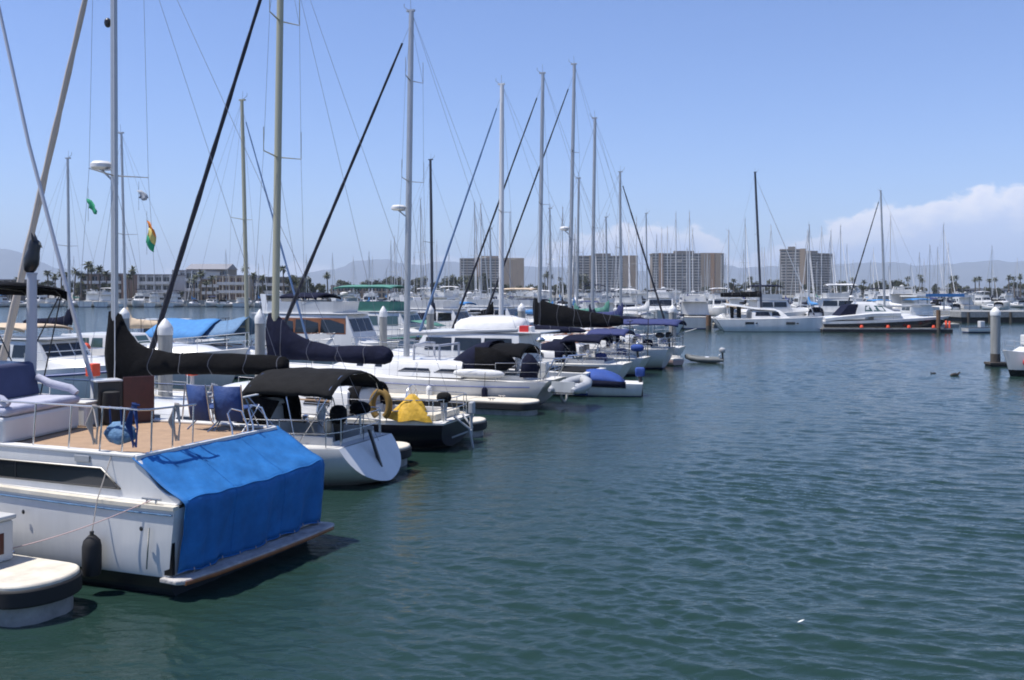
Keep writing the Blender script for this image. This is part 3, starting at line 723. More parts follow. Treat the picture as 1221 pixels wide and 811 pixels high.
# owl decoy on the post
t = thing('owl_decoy', 'dark owl decoy with ear tufts on top of the pale post', 'decoy', FA, 5.37, -.3, 4.752, rz=215)
mb = MB(); mb.loft([[(cx+rx*math.cos(2*math.pi*k/16), ry*math.sin(2*math.pi*k/16), z) for k in range(16)] for z, rx, ry, cx in ((0, .06, .07, -.03), (.04, .1, .1, -.03), (.14, .13, .135, -.01), (.26, .135, .15, .0), (.36, .115, .13, .02), (.42, .105, .115, .035), (.5, .11, .12, .05), (.57, .09, .105, .05), (.62, .05, .06, .04))]); mb.build('body', 'black_plastic', t)
for y in (-.075, .075):
    mb = MB(); mb.tube([(.05, y*.8, .56), (.04, y*1.2, .63), (.02, y*1.5, .73)], [.045, .03, .004], 8); mb.build('ear_tuft', 'black_plastic', t)
mb = MB(); mb.ell((.13, 0, .52), (.03, .07, .05), 10, 6); mb.tube([(.15, 0, .5), (.18, 0, .45)], [.02, .004], 6); mb.build('beak', 'owl_beak', t)
# deck chairs
def deck_chair(x, y, rz, label):
    t = thing('deck_chair', label, 'chair', FA, x, y, 1.957, rz, group='blue folding chairs on the aft deck')
    mb = MB(); mb.sheet([[(-.26, -.02, .4), (0, -.01, .37), (.26, -.02, .4)], [(-.26, .22, .39), (0, .22, .355), (.26, .22, .39)], [(-.26, .45, .42), (0, .45, .40), (.26, .45, .42)]]); mb.build('seat', 'blue_cloth', t, solid=.02)
    mb = MB(); mb.sheet([[(-.26, -.06, .18), (0, -.07, .18), (.26, -.06, .18)], [(-.26, -.10, .5), (0, -.12, .5), (.26, -.10, .5)], [(-.26, -.15, .80), (0, -.165, .79), (.26, -.15, .80)]]); mb.build('backrest', 'blue_cloth', t, solid=.02)
    for sx_ in (-.28, .28):
        for a, b in (((sx_, .48, 0), (sx_, -.02, .6)), ((sx_, -.12, 0), (sx_, .46, .42)), ((sx_, -.05, .2), (sx_, -.16, .83))):
            mb = MB(); mb.tube([a, b], .013, 6); mb.build('leg', 'steel', t)
        mb = MB(); mb.box(sx_-.025, sx_+.025, -.1, .4, .6, .62); mb.build('armrest', 'white_plastic', t, smooth=0)
deck_chair(2.02, -1.0, 168, 'blue folding chair nearer the mahogany console')
deck_chair(1.46, -1.08, 188, 'blue folding chair beside the chrome ladder hoops')
# bundles and ropes on the rail
t = thing('fender_bundle', 'pale blue canvas bundle slung on the rail at the deck corner', 'bundle', FA, 1.45, 1.45, 2.08)
mb = MB(); sail = [(.30, .26, .10, .04), (.2, .34, .03, .12), (.02, .36, .0, .15), (-.15, .33, .05, .13), (-.25, .27, .12, .05)]
sail_cover(t, sail, 'bundle_blue', 'sack', 4, 12, .06)
mb = MB(); mb.tube([(-.1, .1, .33), (-.12, .14, .6)], .015, 6); mb.build('strap', 'blue_cloth', t)
mb = MB(); mb.tube([(.12, .1, .33), (.1, .14, .6)], .015, 6); mb.build('strap', 'blue_cloth', t)
def coil(x, y, z0, z1, m, label, name='rope_coil', wdt=.12):
    t = thing(name, label, 'rope', FA, x, y, z0)
    mb = MB(); h = z1-z0
    for k in range(7):
        a = wdt*(.5+.08*k)
        mb.tube([(-.02+.012*k, .04, h), (-a, .05+.012*k, h*.5), (-.3*a, .05, .06+.03*(k % 3)), (.3*a, .06, .05+.02*k), (a, .05+.01*k, h*.55), (.03, .04, h)], .012, 5)
    mb.build('loops', m, t)
    mb = MB(); mb.tube([(-.05, .0, h-.04), (0, .09, h-.02), (.05, .0, h-.04)], .02, 6); mb.build('hitch', m, t)
coil(1.78, 1.6, 2.05, 2.7, 'rope', 'grey white coil of rope on the port rail beside bundle')
coil(1.15, 1.45, 2.02, 2.74, 'blue_cloth', 'dark blue coil of line on rail at deck corner')
coil(1.02, .7, 2.02, 2.66, 'rope', 'pale coil of rope on the aft rail behind blue cover')
coil(2.25, -1.6, 2.1, 2.72, 'grey_tube', 'grey coil of line hung between the blue folding chairs')
# fenders and lines
t = thing('fender', 'black fender hanging from rail against the white yacht side', 'fender', FA, 1.42, 2.05, -.14)
mb = MB(); mb.lathe([(.05, .38), (.12, .43), (.135, .52), (.135, .84), (.115, .93), (.05, 1.0)], 0, 0, 16); mb.build('bulb', 'rubber', t)
mb = MB(); mb.tube([(0, 0, .98), (0, 0, 1.06)], .03, 8); mb.build('eye', 'black_plastic', t)
mb = MB(); mb.tube([(0, 0, 1.04), (.0, -.1, 1.5), (.02, -.40, 2.13)], .009, 5); mb.build('lanyard', 'rope', t)
mb = MB(); a, b = FA.w(.5, 1.80, 1.41), FA.w(2.75, 2.62, .60)
c_ = FA.w(4.2, 3.0, .56)
pts = [a.lerp(b, i/12)-Vector((0, 0, .07*math.sin(math.pi*i/12))) for i in range(13)]
mb.tube([tuple(p) for p in pts]+[tuple(FA.w(3.0, 2.55, .585)), tuple(FA.w(3.6, 2.5, .575))], .008, 5)
tag(mb.build('mooring_line', 'blush', None), 'pale pink mooring line from yacht cleat to near round-ended dock', 'rope')

# ------------------------------------------------------------------ finger docks
def finger(fr, label, L=11, wdt=1.3, top=.5, group='finger docks between the boats', square=False):
    t = thing('finger_dock', label, 'dock', fr, group=group)
    hw = wdt/2
    def outline(g):
        if square: return [(-g+.12, hw+g), (-g, hw+g-.12), (-g, -hw-g+.12), (-g+.12, -hw-g), (L, -hw-g), (L, hw+g)]
        pts = []
        for k in range(13):
            a = math.pi/2+math.pi*k/12; pts.append((hw*.8+(hw*.8+g)*math.cos(a), (hw+g)*math.sin(a)))
        return pts+[(L, -hw-g), (L, hw+g)]
    mb = MB(); mb.prism_z(outline(.0), top-.12, top); mb.build('top', 'cream', t, smooth=40, bevel=.03)
    mb = MB(); mb.prism_z(outline(.035), top-.30, top-.06); mb.build('rub_strip', 'rubber', t, smooth=40, bevel=.03)
    mb = MB(); mb.prism_z(outline(-.08), -.35, top-.26); mb.build('float', 'concrete', t, smooth=40)
    for x, y in ((1.6, hw-.13), (1.6, -hw+.13), (6, hw-.13)):
        mb = MB(); mb.tube([(x-.14, y, top+.07), (x+.14, y, top+.07)], .016, 6); mb.tube([(x-.05, y, top), (x-.05, y, top+.07)], .02, 6); mb.tube([(x+.05, y, top), (x+.05, y, top+.07)], .02, 6); mb.build('cleat', 'steel', t)
    mb = MB()
    for x in np.arange(2.5, L, 2.4): mb.box(x, x+.02, -hw+.02, hw-.02, top-.002, top+.003)
    mb.build('joint', 'concrete', t, smooth=0)
    return t
F0 = Frame(*FA.w(.98, 2.98, 0)[:2], 157)
finger(F0, 'nearest finger dock, wide and round-ended, with dock box', L=13, wdt=1.22, top=.55)
RH = 159.7
finger(Frame(-2.65, 24.35, RH), 'finger dock tip showing beside the white black-canopied sailboat stern', L=11)
finger(Frame(-.85, 29.4, RH), 'finger dock tip beyond the dark navy sailboat stern', L=11)
finger(Frame(.95, 34.55, RH), 'long finger dock in front of the big white sailboat', L=12)
t = thing('dock_box', 'white dock box with brown panel on the nearest finger dock', 'dock box', FA, 2.95, 2.93, .552)
mb = MB(); mb.box(-.62, .62, -.33, .33, 0, .58); mb.build('base', 'gelcoat', t, smooth=0, bevel=.04)
mb = MB(); mb.box(-.65, .65, -.36, .36, .585, .66); mb.build('lid', 'gelcoat_aged', t, smooth=0, bevel=.03)
mb = MB(); mb.box(-.626, -.618, -.16, .16, .12, .42); mb.build('panel', 'mahogany', t, smooth=0)

# ------------------------------------------------------------------ sailboat with black canvas
FB = Frame(-2.81, 22.24, RH)
def boat_b():
    t = thing('sailboat', 'white sailboat with black bimini, black boom cover and broad white transom', 'sailboat', FB)
    H = Hull(12.8, 3.7, .93, 1.35, ts=.68, over=1.0, rake=.62, um=.45, depth=.45, lift=.06, pw=2.6)
    H.build('hull', ['gelcoat', 'gelcoat', 'antifoul', 'gelcoat'], t, stripe=(.0, .05))
    H.deck('deck', 'deck_white', t, hole=(.95, 3.3, .95))
    cockpit(t, .95, 3.3, .95, .97)
    house(t, 3.5, 9.6, 1.15, 1.0, 1.62, fr=1.3, ar=.05, si=.14, taper=.62)
    _, side, _, _ = house(t, 3.45, 4.6, 1.0, 1.6, 1.72, fr=.3, ar=.02, si=.1, taper=.9, name='hatch_hood')
    mb = MB()
    _, sd, _, _ = house(t, 3.48, 9.2, 1.16, 1.02, 1.58, fr=1.2, ar=.05, si=.14, taper=.62, name='cabin_liner')
    side_windows(t, sd, [(4.1, 5.3), (5.7, 6.9)], 1.2, 1.42, slant=.12)
    guard_rail(t, H, [2.0, 3.6, 5.3, 7.2, 9.2], .62)
    pulpit(t, H, 2.0, stern=True); pulpit(t, H, 11.0)
    mast, at = rig(t, 7.98, 1.6, 15.6, .088, rake=-.004, spreaders=((.415, 1.05), (.76, .9)), stern=(.3, .95), bow=12.15, bowz=1.55, beam=1.65, furl='tan_pole', furl_r=.105, radar=(.435, .27))
    mb = MB(); p = at(.70); mb.ell((p.x+.2, p.y, p.z), (.09, .09, .13), 8, 6); mb.build('deck_light', 'black_plastic', mast)
    # boom cover wraps the mast, with a flap hanging below the boom
    cov = [(8.2, 3.9, 2.0, .1), (8.05, 3.95, 1.8, .19), (7.8, 3.82, 1.8, .2), (7.62, 3.45, 1.95, .2), (7.3, 3.14, 2.1, .2), (6.85, 2.96, 2.25, .2), (6.3, 2.86, 2.3, .2), (5.2, 2.88, 2.34, .2), (4.0, 2.88, 2.36, .2), (3.2, 2.86, 2.4, .19), (2.85, 2.84, 2.44, .17), (2.75, 2.76, 2.5, .08)]
    b = boom(t, 7.98, 2.95, 2.52, 2.62, cover=cov, cm='black_canvas', seed=2, topping=at(1))
    mb = MB(); mb.sheet([[(8.15, .03, 2.2), (7.5, .04, 2.2), (6.9, .03, 2.32), (6.3, 0, 2.42)], [(8.12, .05, 1.95), (7.7, .05, 1.95), (7.2, .04, 2.12), (6.8, .02, 2.28)], [(8.1, .05, 1.66), (7.9, .05, 1.66), (7.65, .04, 1.75), (7.45, .03, 1.9)]]); mb.build('cover_flap', 'black_canvas', b, solid=.02)
    mb = MB(); mb.tube([(7.78, .26, 1.7), (7.8, .2, 2.6), (7.88, .12, 4.0), (7.95, .1, 15)], .014, 6); mb.build('halyard', 'mast_white', t)
    canopy(t, .82, 3.2, 1.2, 2.58, 'grey_canvas', arch=.42, frame='steel', zdeck=1.0, legs=[(.95, 1.7), (2.0, 1.8), (3.05, 2.0)], droop=.08)
    dodger(t, 3.0, 4.5, 1.0, 1.15, 2.05, 'black_canvas')
    mb = MB(); mb.sheet([[(3.1, .98, 2.0), (2.7, 1.0, 1.95), (2.3, 1.02, 1.9)], [(3.1, .99, 1.6), (2.75, 1.01, 1.6), (2.45, 1.02, 1.65)], [(3.0, 1.0, 1.15), (2.8, 1.02, 1.2), (2.65, 1.03, 1.3)]]); mb.build('side_curtain', 'black_canvas', t, solid=.012)
    wheel(t, 1.7, 1.6, .4)
    for y in (.42, -.42):
        mb = MB(); mb.lathe([(.09, 1.12), (.1, 1.16), (.075, 1.2), (.075, 1.28), (.09, 1.3), (.02, 1.32)], 2.9, y*2.4, 12); mb.build('winch', 'steel', t)
    mb = MB(); mb.loft([[(.52, .03, 1.2), (.52, -.03, 1.2), (.58, -.03, 1.2), (.58, .03, 1.2)], [(.2, .03, .35), (.2, -.03, .35), (.28, -.03, .35), (.28, .03, .35)]]); mb.build('stern_bracket', 'black_plastic', t, smooth=0)
    return t
boat_b()
t = thing('covered_outboard', 'black covered outboard motor on stern rail beneath the black bimini', 'outboard motor', FB, 1.0, .62, .98)
mb = MB(); mb.ell((0, 0, .62), (.2, .17, .22), 12, 8, pw=.8); mb.build('cowl', 'black_canvas', t)
mb = MB(); mb.loft([[(-.1, -.08, .45), (.1, -.08, .45), (.1, .08, .45), (-.1, .08, .45)], [(-.07, -.05, 0), (.05, -.05, 0), (.05, .05, 0), (-.07, .05, 0)]]); mb.build('leg', 'black_plastic', t, smooth=0)
mb = MB(); mb.ell((.22, .1, .36), (.1, .1, .2), 10, 6); mb.build('fuel_bottle', 'tan_canvas', t)
t = thing('barbecue', 'round black covered barbecue on stern rail of black-canopied sailboat', 'barbecue', FB, .95, -.3, .98)
mb = MB(); mb.ell((0, 0, .66), (.26, .24, .17), 14, 8); mb.build('bowl', 'black_canvas', t)
mb = MB(); mb.tube([(0, 0, 0), (0, 0, .55)], .03, 8); mb.build('post', 'steel', t)

def flag(fr, x, y, z, label, cols, wd, ht, seed, lay=0):
    t = thing('flag', label, 'flag', fr, x, y, z); r_ = random.Random(seed)
    k = len(cols)
    for i, m in enumerate(cols):
        g = []
        for a in range(7):
            row = []
            for b in range(4):
                u = a/6; v = (i+b/3)/k
                row.append((-u*wd+.05*math.sin(v*5+seed), .07*math.sin(u*6+seed+v*2)*wd*1.4, -v*ht-u*wd*lay+.03*math.sin(u*5+v)))
            g.append(row)
        mb = MB(); mb.sheet(g); mb.build('stripe' if k > 1 else 'cloth', m, t, solid=.006)
    mb = MB(); mb.tube([(0, 0, .25), (0, 0, -ht-.3)], .006, 4); mb.build('halyard', 'wire', t)
flag(FB, 7.9, 1.0, 6.72, 'small green flag flying left of the near grey mast', ['flag_green'], .26, .26, 1, .5)
flag(FB, 8.1, -1.0, 7.12, 'small grey pennant above the orange striped flag', ['flag_grey'], .28, .22, 2, .1)
flag(FB, 7.83, -1.0, 6.32, 'orange and green striped flag hanging right of the near grey mast', ['flag_green', 'flag_yellow', 'flag_orange'][::-1], .26, .62, 3, .9)

# ------------------------------------------------------------------ dark hulled sailboat
FC = Frame(-1.49, 27.35, RH)
def boat_c():
    t = thing('sailboat', 'dark navy hulled sailboat with navy boom cover and yellow canvas aft', 'sailboat', FC)
    H = Hull(11.6, 3.5, .8, 1.25, ts=.62, over=1.1, rake=-.2, um=.45, depth=.45, lift=.03)
    H.build('hull', ['navy_hull', 'boot_black', 'antifoul', 'deck_white'], t, stripe=(.03, .08), rail=.05)
    H.deck('deck', 'deck_white', t, hole=(.8, 2.9, .85))
    cockpit(t, .8, 2.9, .85, .84)
    _, sd, _, _ = house(t, 3.0, 8.6, 1.1, .88, 1.55, fr=1.0, ar=.05, si=.12, taper=.66)
    side_windows(t, sd, [(3.6, 4.5), (4.9, 5.8), (6.2, 6.8)], 1.14, 1.36, slant=.1)
    for sg in (1, -1):
        mb = MB(); xs = np.linspace(.3, 11.2, 24); mb.loft([[(x, sg*(H.hx(x)), H.zx(x)-.01), (x, sg*(H.hx(x)), H.zx(x)+.06), (x, sg*(H.hx(x)-.05), H.zx(x)+.06), (x, sg*(H.hx(x)-.05), H.zx(x)-.01)] for x in xs]); mb.build('toe_rail', 'cream', t, smooth=0)
        mb = MB(); mb.tube([(x, sg*(H.hx(x)-.3), H.zx(x)+.5) for x in (3.4, 5, 7)], .025, 6)
        mb.build('hand_rail', 'teak', t)
    guard_rail(t, H, [1.6, 3.2, 4.8, 6.5, 8.4], .62); pulpit(t, H, 1.6, stern=True); pulpit(t, H, 10.0)
    mast, at = rig(t, 6.16, 1.5, 15.8, .105, 'mast_olive', rake=.018, spreaders=((.49, 1.0), (.78, .8)), stern=(.1, .85), bow=11.1, bowz=1.75, beam=1.6, furl='furl_black', furl_r=.09, sticks=True)
    cov = [(6.4, 3.75, 2.4, .1), (6.15, 3.8, 2.36, .18), (5.85, 3.55, 2.34, .2), (5.5, 3.2, 2.33, .2), (4.9, 2.93, 2.32, .2), (4.1, 2.78, 2.31, .2), (3.1, 2.82, 2.27, .2), (2.4, 2.82, 2.28, .2), (2.2, 2.76, 2.34, .17), (2.14, 2.64, 2.42, .06)]
    boom(t, 6.16, 2.3, 2.48, 2.52, cover=cov, cm='navy_canvas', seed=5, topping=at(1))
    dodger(t, 2.7, 3.9, .95, 1.0, 1.75, 'black_canvas')
    wheel(t, 1.5, 1.35, .36)
    mb = MB(); mb.box(.35, .8, -.85, .85, .82, 1.0); mb.build('aft_locker', 'cream', t, smooth=0, bevel=.03)
    mb = MB(); mb.box(3.06, 3.3, .2, .5, 1.56, 1.9); mb.build('vent_box', 'white_plastic', t, smooth=0, bevel=.03)
    # windvane gear on the stern
    mb = MB(); mb.tube([(.05, .3, .9), (-.35, .12, .55), (-.42, 0, .0)], .035, 8); mb.tube([(.05, -.3, .9), (-.35, -.12, .55)], .03, 8); mb.tube([(.1, .3, .3), (-.4, .05, .5)], .025, 6); mb.tube([(-.36, 0, .35), (-.36, 0, 1.2)], .05, 8); mb.build('windvane_frame', 'grey_tube', t)
    mb = MB(); mb.box(-.46, -.3, -.1, .1, .95, 1.3); mb.build('windvane_head', 'grey_tube', t, smooth=0, bevel=.04)
    return t
boat_c()
t = thing('life_ring', 'yellow brown horseshoe life ring on rail of the navy sailboat', 'life ring', FC, 1.75, 1.42, .86)
mb = MB(); mb.tube([(.26*math.cos(a), 0, .42+.32*math.sin(a)*1.15) for a in np.linspace(-1.05, math.pi+1.05, 22)], .095, 10); mb.build('ring', 'ring_yellow', t)
mb = MB(); mb.tube([(-.1, -.06, .82), (.1, -.06, .82)], .02, 6); mb.build('strap', 'rope_dark', t)
t = thing('yellow_cover', 'crumpled bright yellow canvas heaped on the navy sailboat aft rail', 'cover', FC, 1.0, 1.1, .86)
rows = []; r_ = random.Random(8)
for i in range(8):
    q = i/7; row = []
    for k in range(22):
        a = 2*math.pi*k/22; rr = lerp(.52, .05, q**1.15)*(1+.16*math.sin(5*a+q*4)+.1*math.sin(3*a-1))
        row.append((rr*1.15*math.cos(a)-.05*q, rr*.62*math.sin(a), .7*q**.8+.03*math.sin(4*a)))
    rows.append(row)
mb = MB(); mb.loft(rows); mb.build('canvas', 'yellow', t, smooth=60)
mb = MB(); mb.tube([(-.62, .1, .16), (-.1, .15, .12), (.5, .1, .18)], .02, 6); mb.build('pole', 'white_plastic', t)
t = thing('covered_outboard', 'grey hooded outboard motor on navy sailboat stern rail', 'outboard motor', FC, .2, .62, .9)
mb = MB(); mb.ell((0, 0, .56), (.22, .15, .15), 12, 8, pw=.85); mb.build('cowl', 'grey_canvas', t)
mb = MB(); mb.loft([[(-.08, -.06, .45), (.08, -.06, .45), (.08, .06, .45), (-.08, .06, .45)], [(-.05, -.04, -.25), (.05, -.04, -.25), (.05, .04, -.25), (-.05, .04, -.25)]]); mb.build('leg', 'grey_tube', t, smooth=0)

# ------------------------------------------------------------------ big white sailboat with navy dodger
FD = Frame(1.72, 36.9, RH)
def boat_d():
    t = thing('sailboat', 'large white sailboat with navy dodger and rounded stern behind the long finger dock', 'sailboat', FD)
    H = Hull(13.6, 4.0, 1.05, 1.4, ts=.66, over=1.1, rake=-.75, um=.45, depth=.45, lift=.0)
    H.build('hull', ['gelcoat', 'boot_blue', 'antifoul', 'gelcoat'], t, stripe=(.06, .1))
    H.deck('deck', 'deck_white', t, hole=(1.0, 3.6, 1.05))
    cockpit(t, 1.0, 3.6, 1.05, 1.08)
    _, sd, _, _ = house(t, 3.4, 10.2, 1.35, 1.1, 1.72, fr=1.6, ar=.05, si=.2, taper=.6)
    side_windows(t, sd, [(3.5, 4.6), (4.75, 6.2)], 1.28, 1.42, slant=.3)
    for x in (7.0, 7.9):
        pane(t, [sd(x, 1.42, 1), sd(x+.3, 1.42, 1), sd(x+.3, 1.52, 1), sd(x, 1.52, 1)])
    for sg in (1, -1):
        for x in (3.4, 6.3): mb = MB(); mb.box(x, x+.5, min(sg*H.hx(x)*.93, sg*(H.hx(x)*.93+.02)), max(sg*H.hx(x)*.93, sg*(H.hx(x)*.93+.1)), .62, .72); mb.build('hull_window', 'glass', t, smooth=0)
        mb = MB(); mb.tube([(x, sg*(H.hx(x)+.01), H.zx(x)-.2) for x in np.linspace(.6, 12.4, 20)], .02, 5); mb.build('hull_stripe', 'boot_blue', t)
    guard_rail(t, H, [1.9, 3.4, 5.0, 6.8, 8.8], .65); pulpit(t, H, 1.9, h=.7, stern=True); pulpit(t, H, 11.4)
    mast, at = rig(t, 6.4, 1.7, 15.75, .115, rake=.016, spreaders=((.51, 1.0), (.8, .8)), stern=(.4, 1.1), bow=12.9, bowz=1.55, beam=1.8, furl='furl_black', furl_r=.09, radar=(.435, .3), sticks=True)
    b = boom(t, 6.4, 1.6, 2.7, 2.9, topping=at(1))
    dodger(t, 2.4, 4.4, 1.15, 1.2, 2.5, 'navy_canvas')
    mb = MB(); mb.sheet([[(2.9, 1.2, 2.3), (2.2, 1.22, 2.28), (1.4, 1.2, 2.0)], [(2.9, 1.22, 1.8), (2.2, 1.24, 1.75), (1.2, 1.22, 1.7)], [(2.9, 1.22, 1.3), (2.2, 1.24, 1.45), (1.5, 1.22, 1.5)]]); mb.build('side_curtain', 'black_canvas', t, solid=.012)
    canopy(t, 1.0, 2.6, 1.2, 2.4, 'black_canvas', arch=.35, frame='steel', zdeck=1.1)
    mb = MB(); mb.sheet([[(1.05, 1.3, 1.2), (.95, 1.3, 1.85), (.75, 1.28, 2.12)], [(.7, 1.32, 1.2), (.62, 1.33, 1.75), (.55, 1.3, 2.05)], [(.35, 1.3, 1.2), (.25, 1.3, 1.6), (.3, 1.28, 1.75)]]); mb.build('weather_cloth', 'navy_canvas', t, solid=.02)
    wheel(t, 1.5, 1.75, .5)
    mb = MB(); z = 2.3; mb.tube([(5.6, .95, 1.6), (5.6, .95, z), (5.6, -.2, z+.05), (5.6, -.95, z), (5.6, -.95, 1.6)], .05, 8); mb.tube([(4.5, .95, 1.6), (4.5, .95, z), (4.5, -.95, z), (4.5, -.95, 1.6)], .05, 8); mb.box(4.5, 5.6, .9, 1.0, z-.03, z+.05); mb.build('boom_gallows', 'pale_pole', t)
    mb = MB(); mb.ell((2.6, 1.55, 1.32), (1.05, .16, .16), 12, 8, pw=.7); mb.build('rail_cushion', 'white_canvas', t)
    mb = MB(); pts = [(-.24-.75*0, .42*math.cos(a), .62+.4*math.sin(a)) for a in np.linspace(0, 2*math.pi, 21)]; mb.tube([(p[0]-.05, p[1], p[2]) for p in pts], .05, 8); mb.build('stern_ring', 'grey_tube', t)
    for y in (.9, -.9):
        mb = MB(); mb.tube([(.25, y, 1.1), (-.2, y, 1.9), (-.9, y, 1.95)], .035, 8); mb.build('davit', 'steel', t)
    mb = MB(); mb.tube([(.3, 1.1, 1.1), (.3, 1.1, 2.6)], .025, 6); mb.lathe([(.02, 2.5), (.17, 2.56), (.19, 2.62), (.1, 2.7)], .3, 1.1, 12); mb.build('antenna_post', 'steel', t)
    mb = MB(); mb.box(.1, .5, .6, .9, 1.15, 1.75); mb.build('stern_locker', 'white_plastic', t, smooth=0, bevel=.05)
    return t
boat_d()
# ------------------------------------------------------------------ generic boats
def gsail(fr, label, L=11, B=3.4, fs=.95, fb=1.3, ts=.62, rake=-.5, hull='gelcoat', boot='boot_blue', xm=6.2, zt=14.5, r=.09, mm='alu', mrake=.015, cover='navy_canvas', z=2.5, tall=.75, be=None, bim=None, dod=None, furl=None, fl_r=.07, detail=1, spr=((.52, .9),), group=None, radar=None, name='sailboat', covsecs=None, win=True):
    t = thing(name, label, 'sailboat', fr, group=group)
    H = Hull(L, B, fs, fb, ts=ts, over=L*.09, rake=rake, um=.45, depth=.4, lift=.0)
    H.build('hull', [hull, boot, 'antifoul', 'gelcoat'], t, n=22 if detail > 0 else 12, stripe=(.05, .12))
    a = L*.08; b_ = L*.27
    if detail > 0:
        H.deck('deck', 'deck_white', t, hole=(a, b_, B*.27)); cockpit(t, a, b_, B*.27, fs+.03)
    else: H.deck('deck', 'deck_white', t, n=12)
    o, sd, _, _ = house(t, b_+.15, L*.74, B*.33, fs+.02, fs+.6, fr=L*.1, ar=.05, si=.13, taper=.62)
    if win: side_windows(t, sd, [(L*.33, L*.42), (L*.46, L*.55)] if detail > 0 else [(L*.34, L*.56)], fs+.24, fs+.45, slant=.12)
    if detail > 0:
        for xh in (L*.66, L*.8):
            zz = fs+.68 if xh < L*.72 else H.zx(xh)+.05
            mb = MB(); mb.box(xh, xh+.5, -.26, .26, zz-.04, zz+.04); mb.build('hatch', 'glass', t, smooth=0, bevel=.02)
        for sg in (1, -1):
            mb = MB(); mb.lathe([(.1, fs+.2), (.11, fs+.25), (.08, fs+.29), (.08, fs+.37), (.1, fs+.39), (.02, fs+.41)], b_-.3, sg*(B*.27+.1), 10); mb.build('winch', 'steel', t)
            mb = MB(); mb.tube([(L*.33, sg*B*.2, fs+.66), (L*.36, sg*B*.2, fs+.7), (L*.52, sg*B*.17, fs+.7), (L*.55, sg*B*.165, fs+.64)], .022, 6); mb.build('grab_rail', 'varnish', t)
            mb = MB(); mb.tube([(L*.6, sg*.35, fs+.6), (L*.6, sg*.35, fs+.85), (L*.6+.1, sg*.35, fs+.92)], [.06, .06, .09], 8); mb.build('deck_vent', 'white_plastic', t)
        mb = MB(); mb.box(b_-.02, b_+.12, -.3, .3, fs+.1, fs+.62); mb.build('companionway', 'black_plastic', t, smooth=0)
        mb = MB(); mb.ell((a+.2, B*.22, fs+.3), (.3, .12, .22), 10, 6, pw=.7); mb.build('rail_bag', 'navy_canvas' if int(L*10) % 2 else 'blue_canvas', t)
        mb = MB(); mb.tube([(.15, -B*.22, fs), (.1, -B*.22, fs+2.0)], .02, 6); mb.box(-.0, .2, -B*.22-.25, -B*.22+.25, fs+2.0, fs+2.03); mb.build('solar_panel', 'glass', t, smooth=0)
        guard_rail(t, H, [L*k for k in (.16, .32, .48, .64, .8)], .6); pulpit(t, H, L*.16, stern=True); pulpit(t, H, L*.86)
        wheel(t, a+.5, fs+.55, .38)
    mast, at = rig(t, xm, fs+.5, zt, r, mm, rake=mrake, spreaders=spr, stern=(.2, fs), bow=L*.95, bowz=fb+.35, beam=B*.45, zd=fs+.1, furl=furl, furl_r=fl_r, radar=radar, caps=2 if detail > 0 else 1, shroud_r=.006 if detail > 0 else .009)
    xe = be if be is not None else xm-L*.36
    bo = boom(t, xm, xe, z, z+.05, topping=at(1) if detail > 0 else None, r=.06 if detail > 0 else .08, cover=covsecs or (std_cover(xm, xe, z, z+.05, tall=tall, hw=.17 if detail > 0 else .22) if cover else None), cm=cover or 'navy_canvas', seed=int(xm*7+zt))
    if bim: canopy(t, bim[1], bim[2], B*.34, bim[3], bim[0], arch=.22, frame='steel', zdeck=fs+.05)
    if dod: dodger(t, dod[1], dod[2], B*.3, fs+.1, dod[3], dod[0])
    return t, H
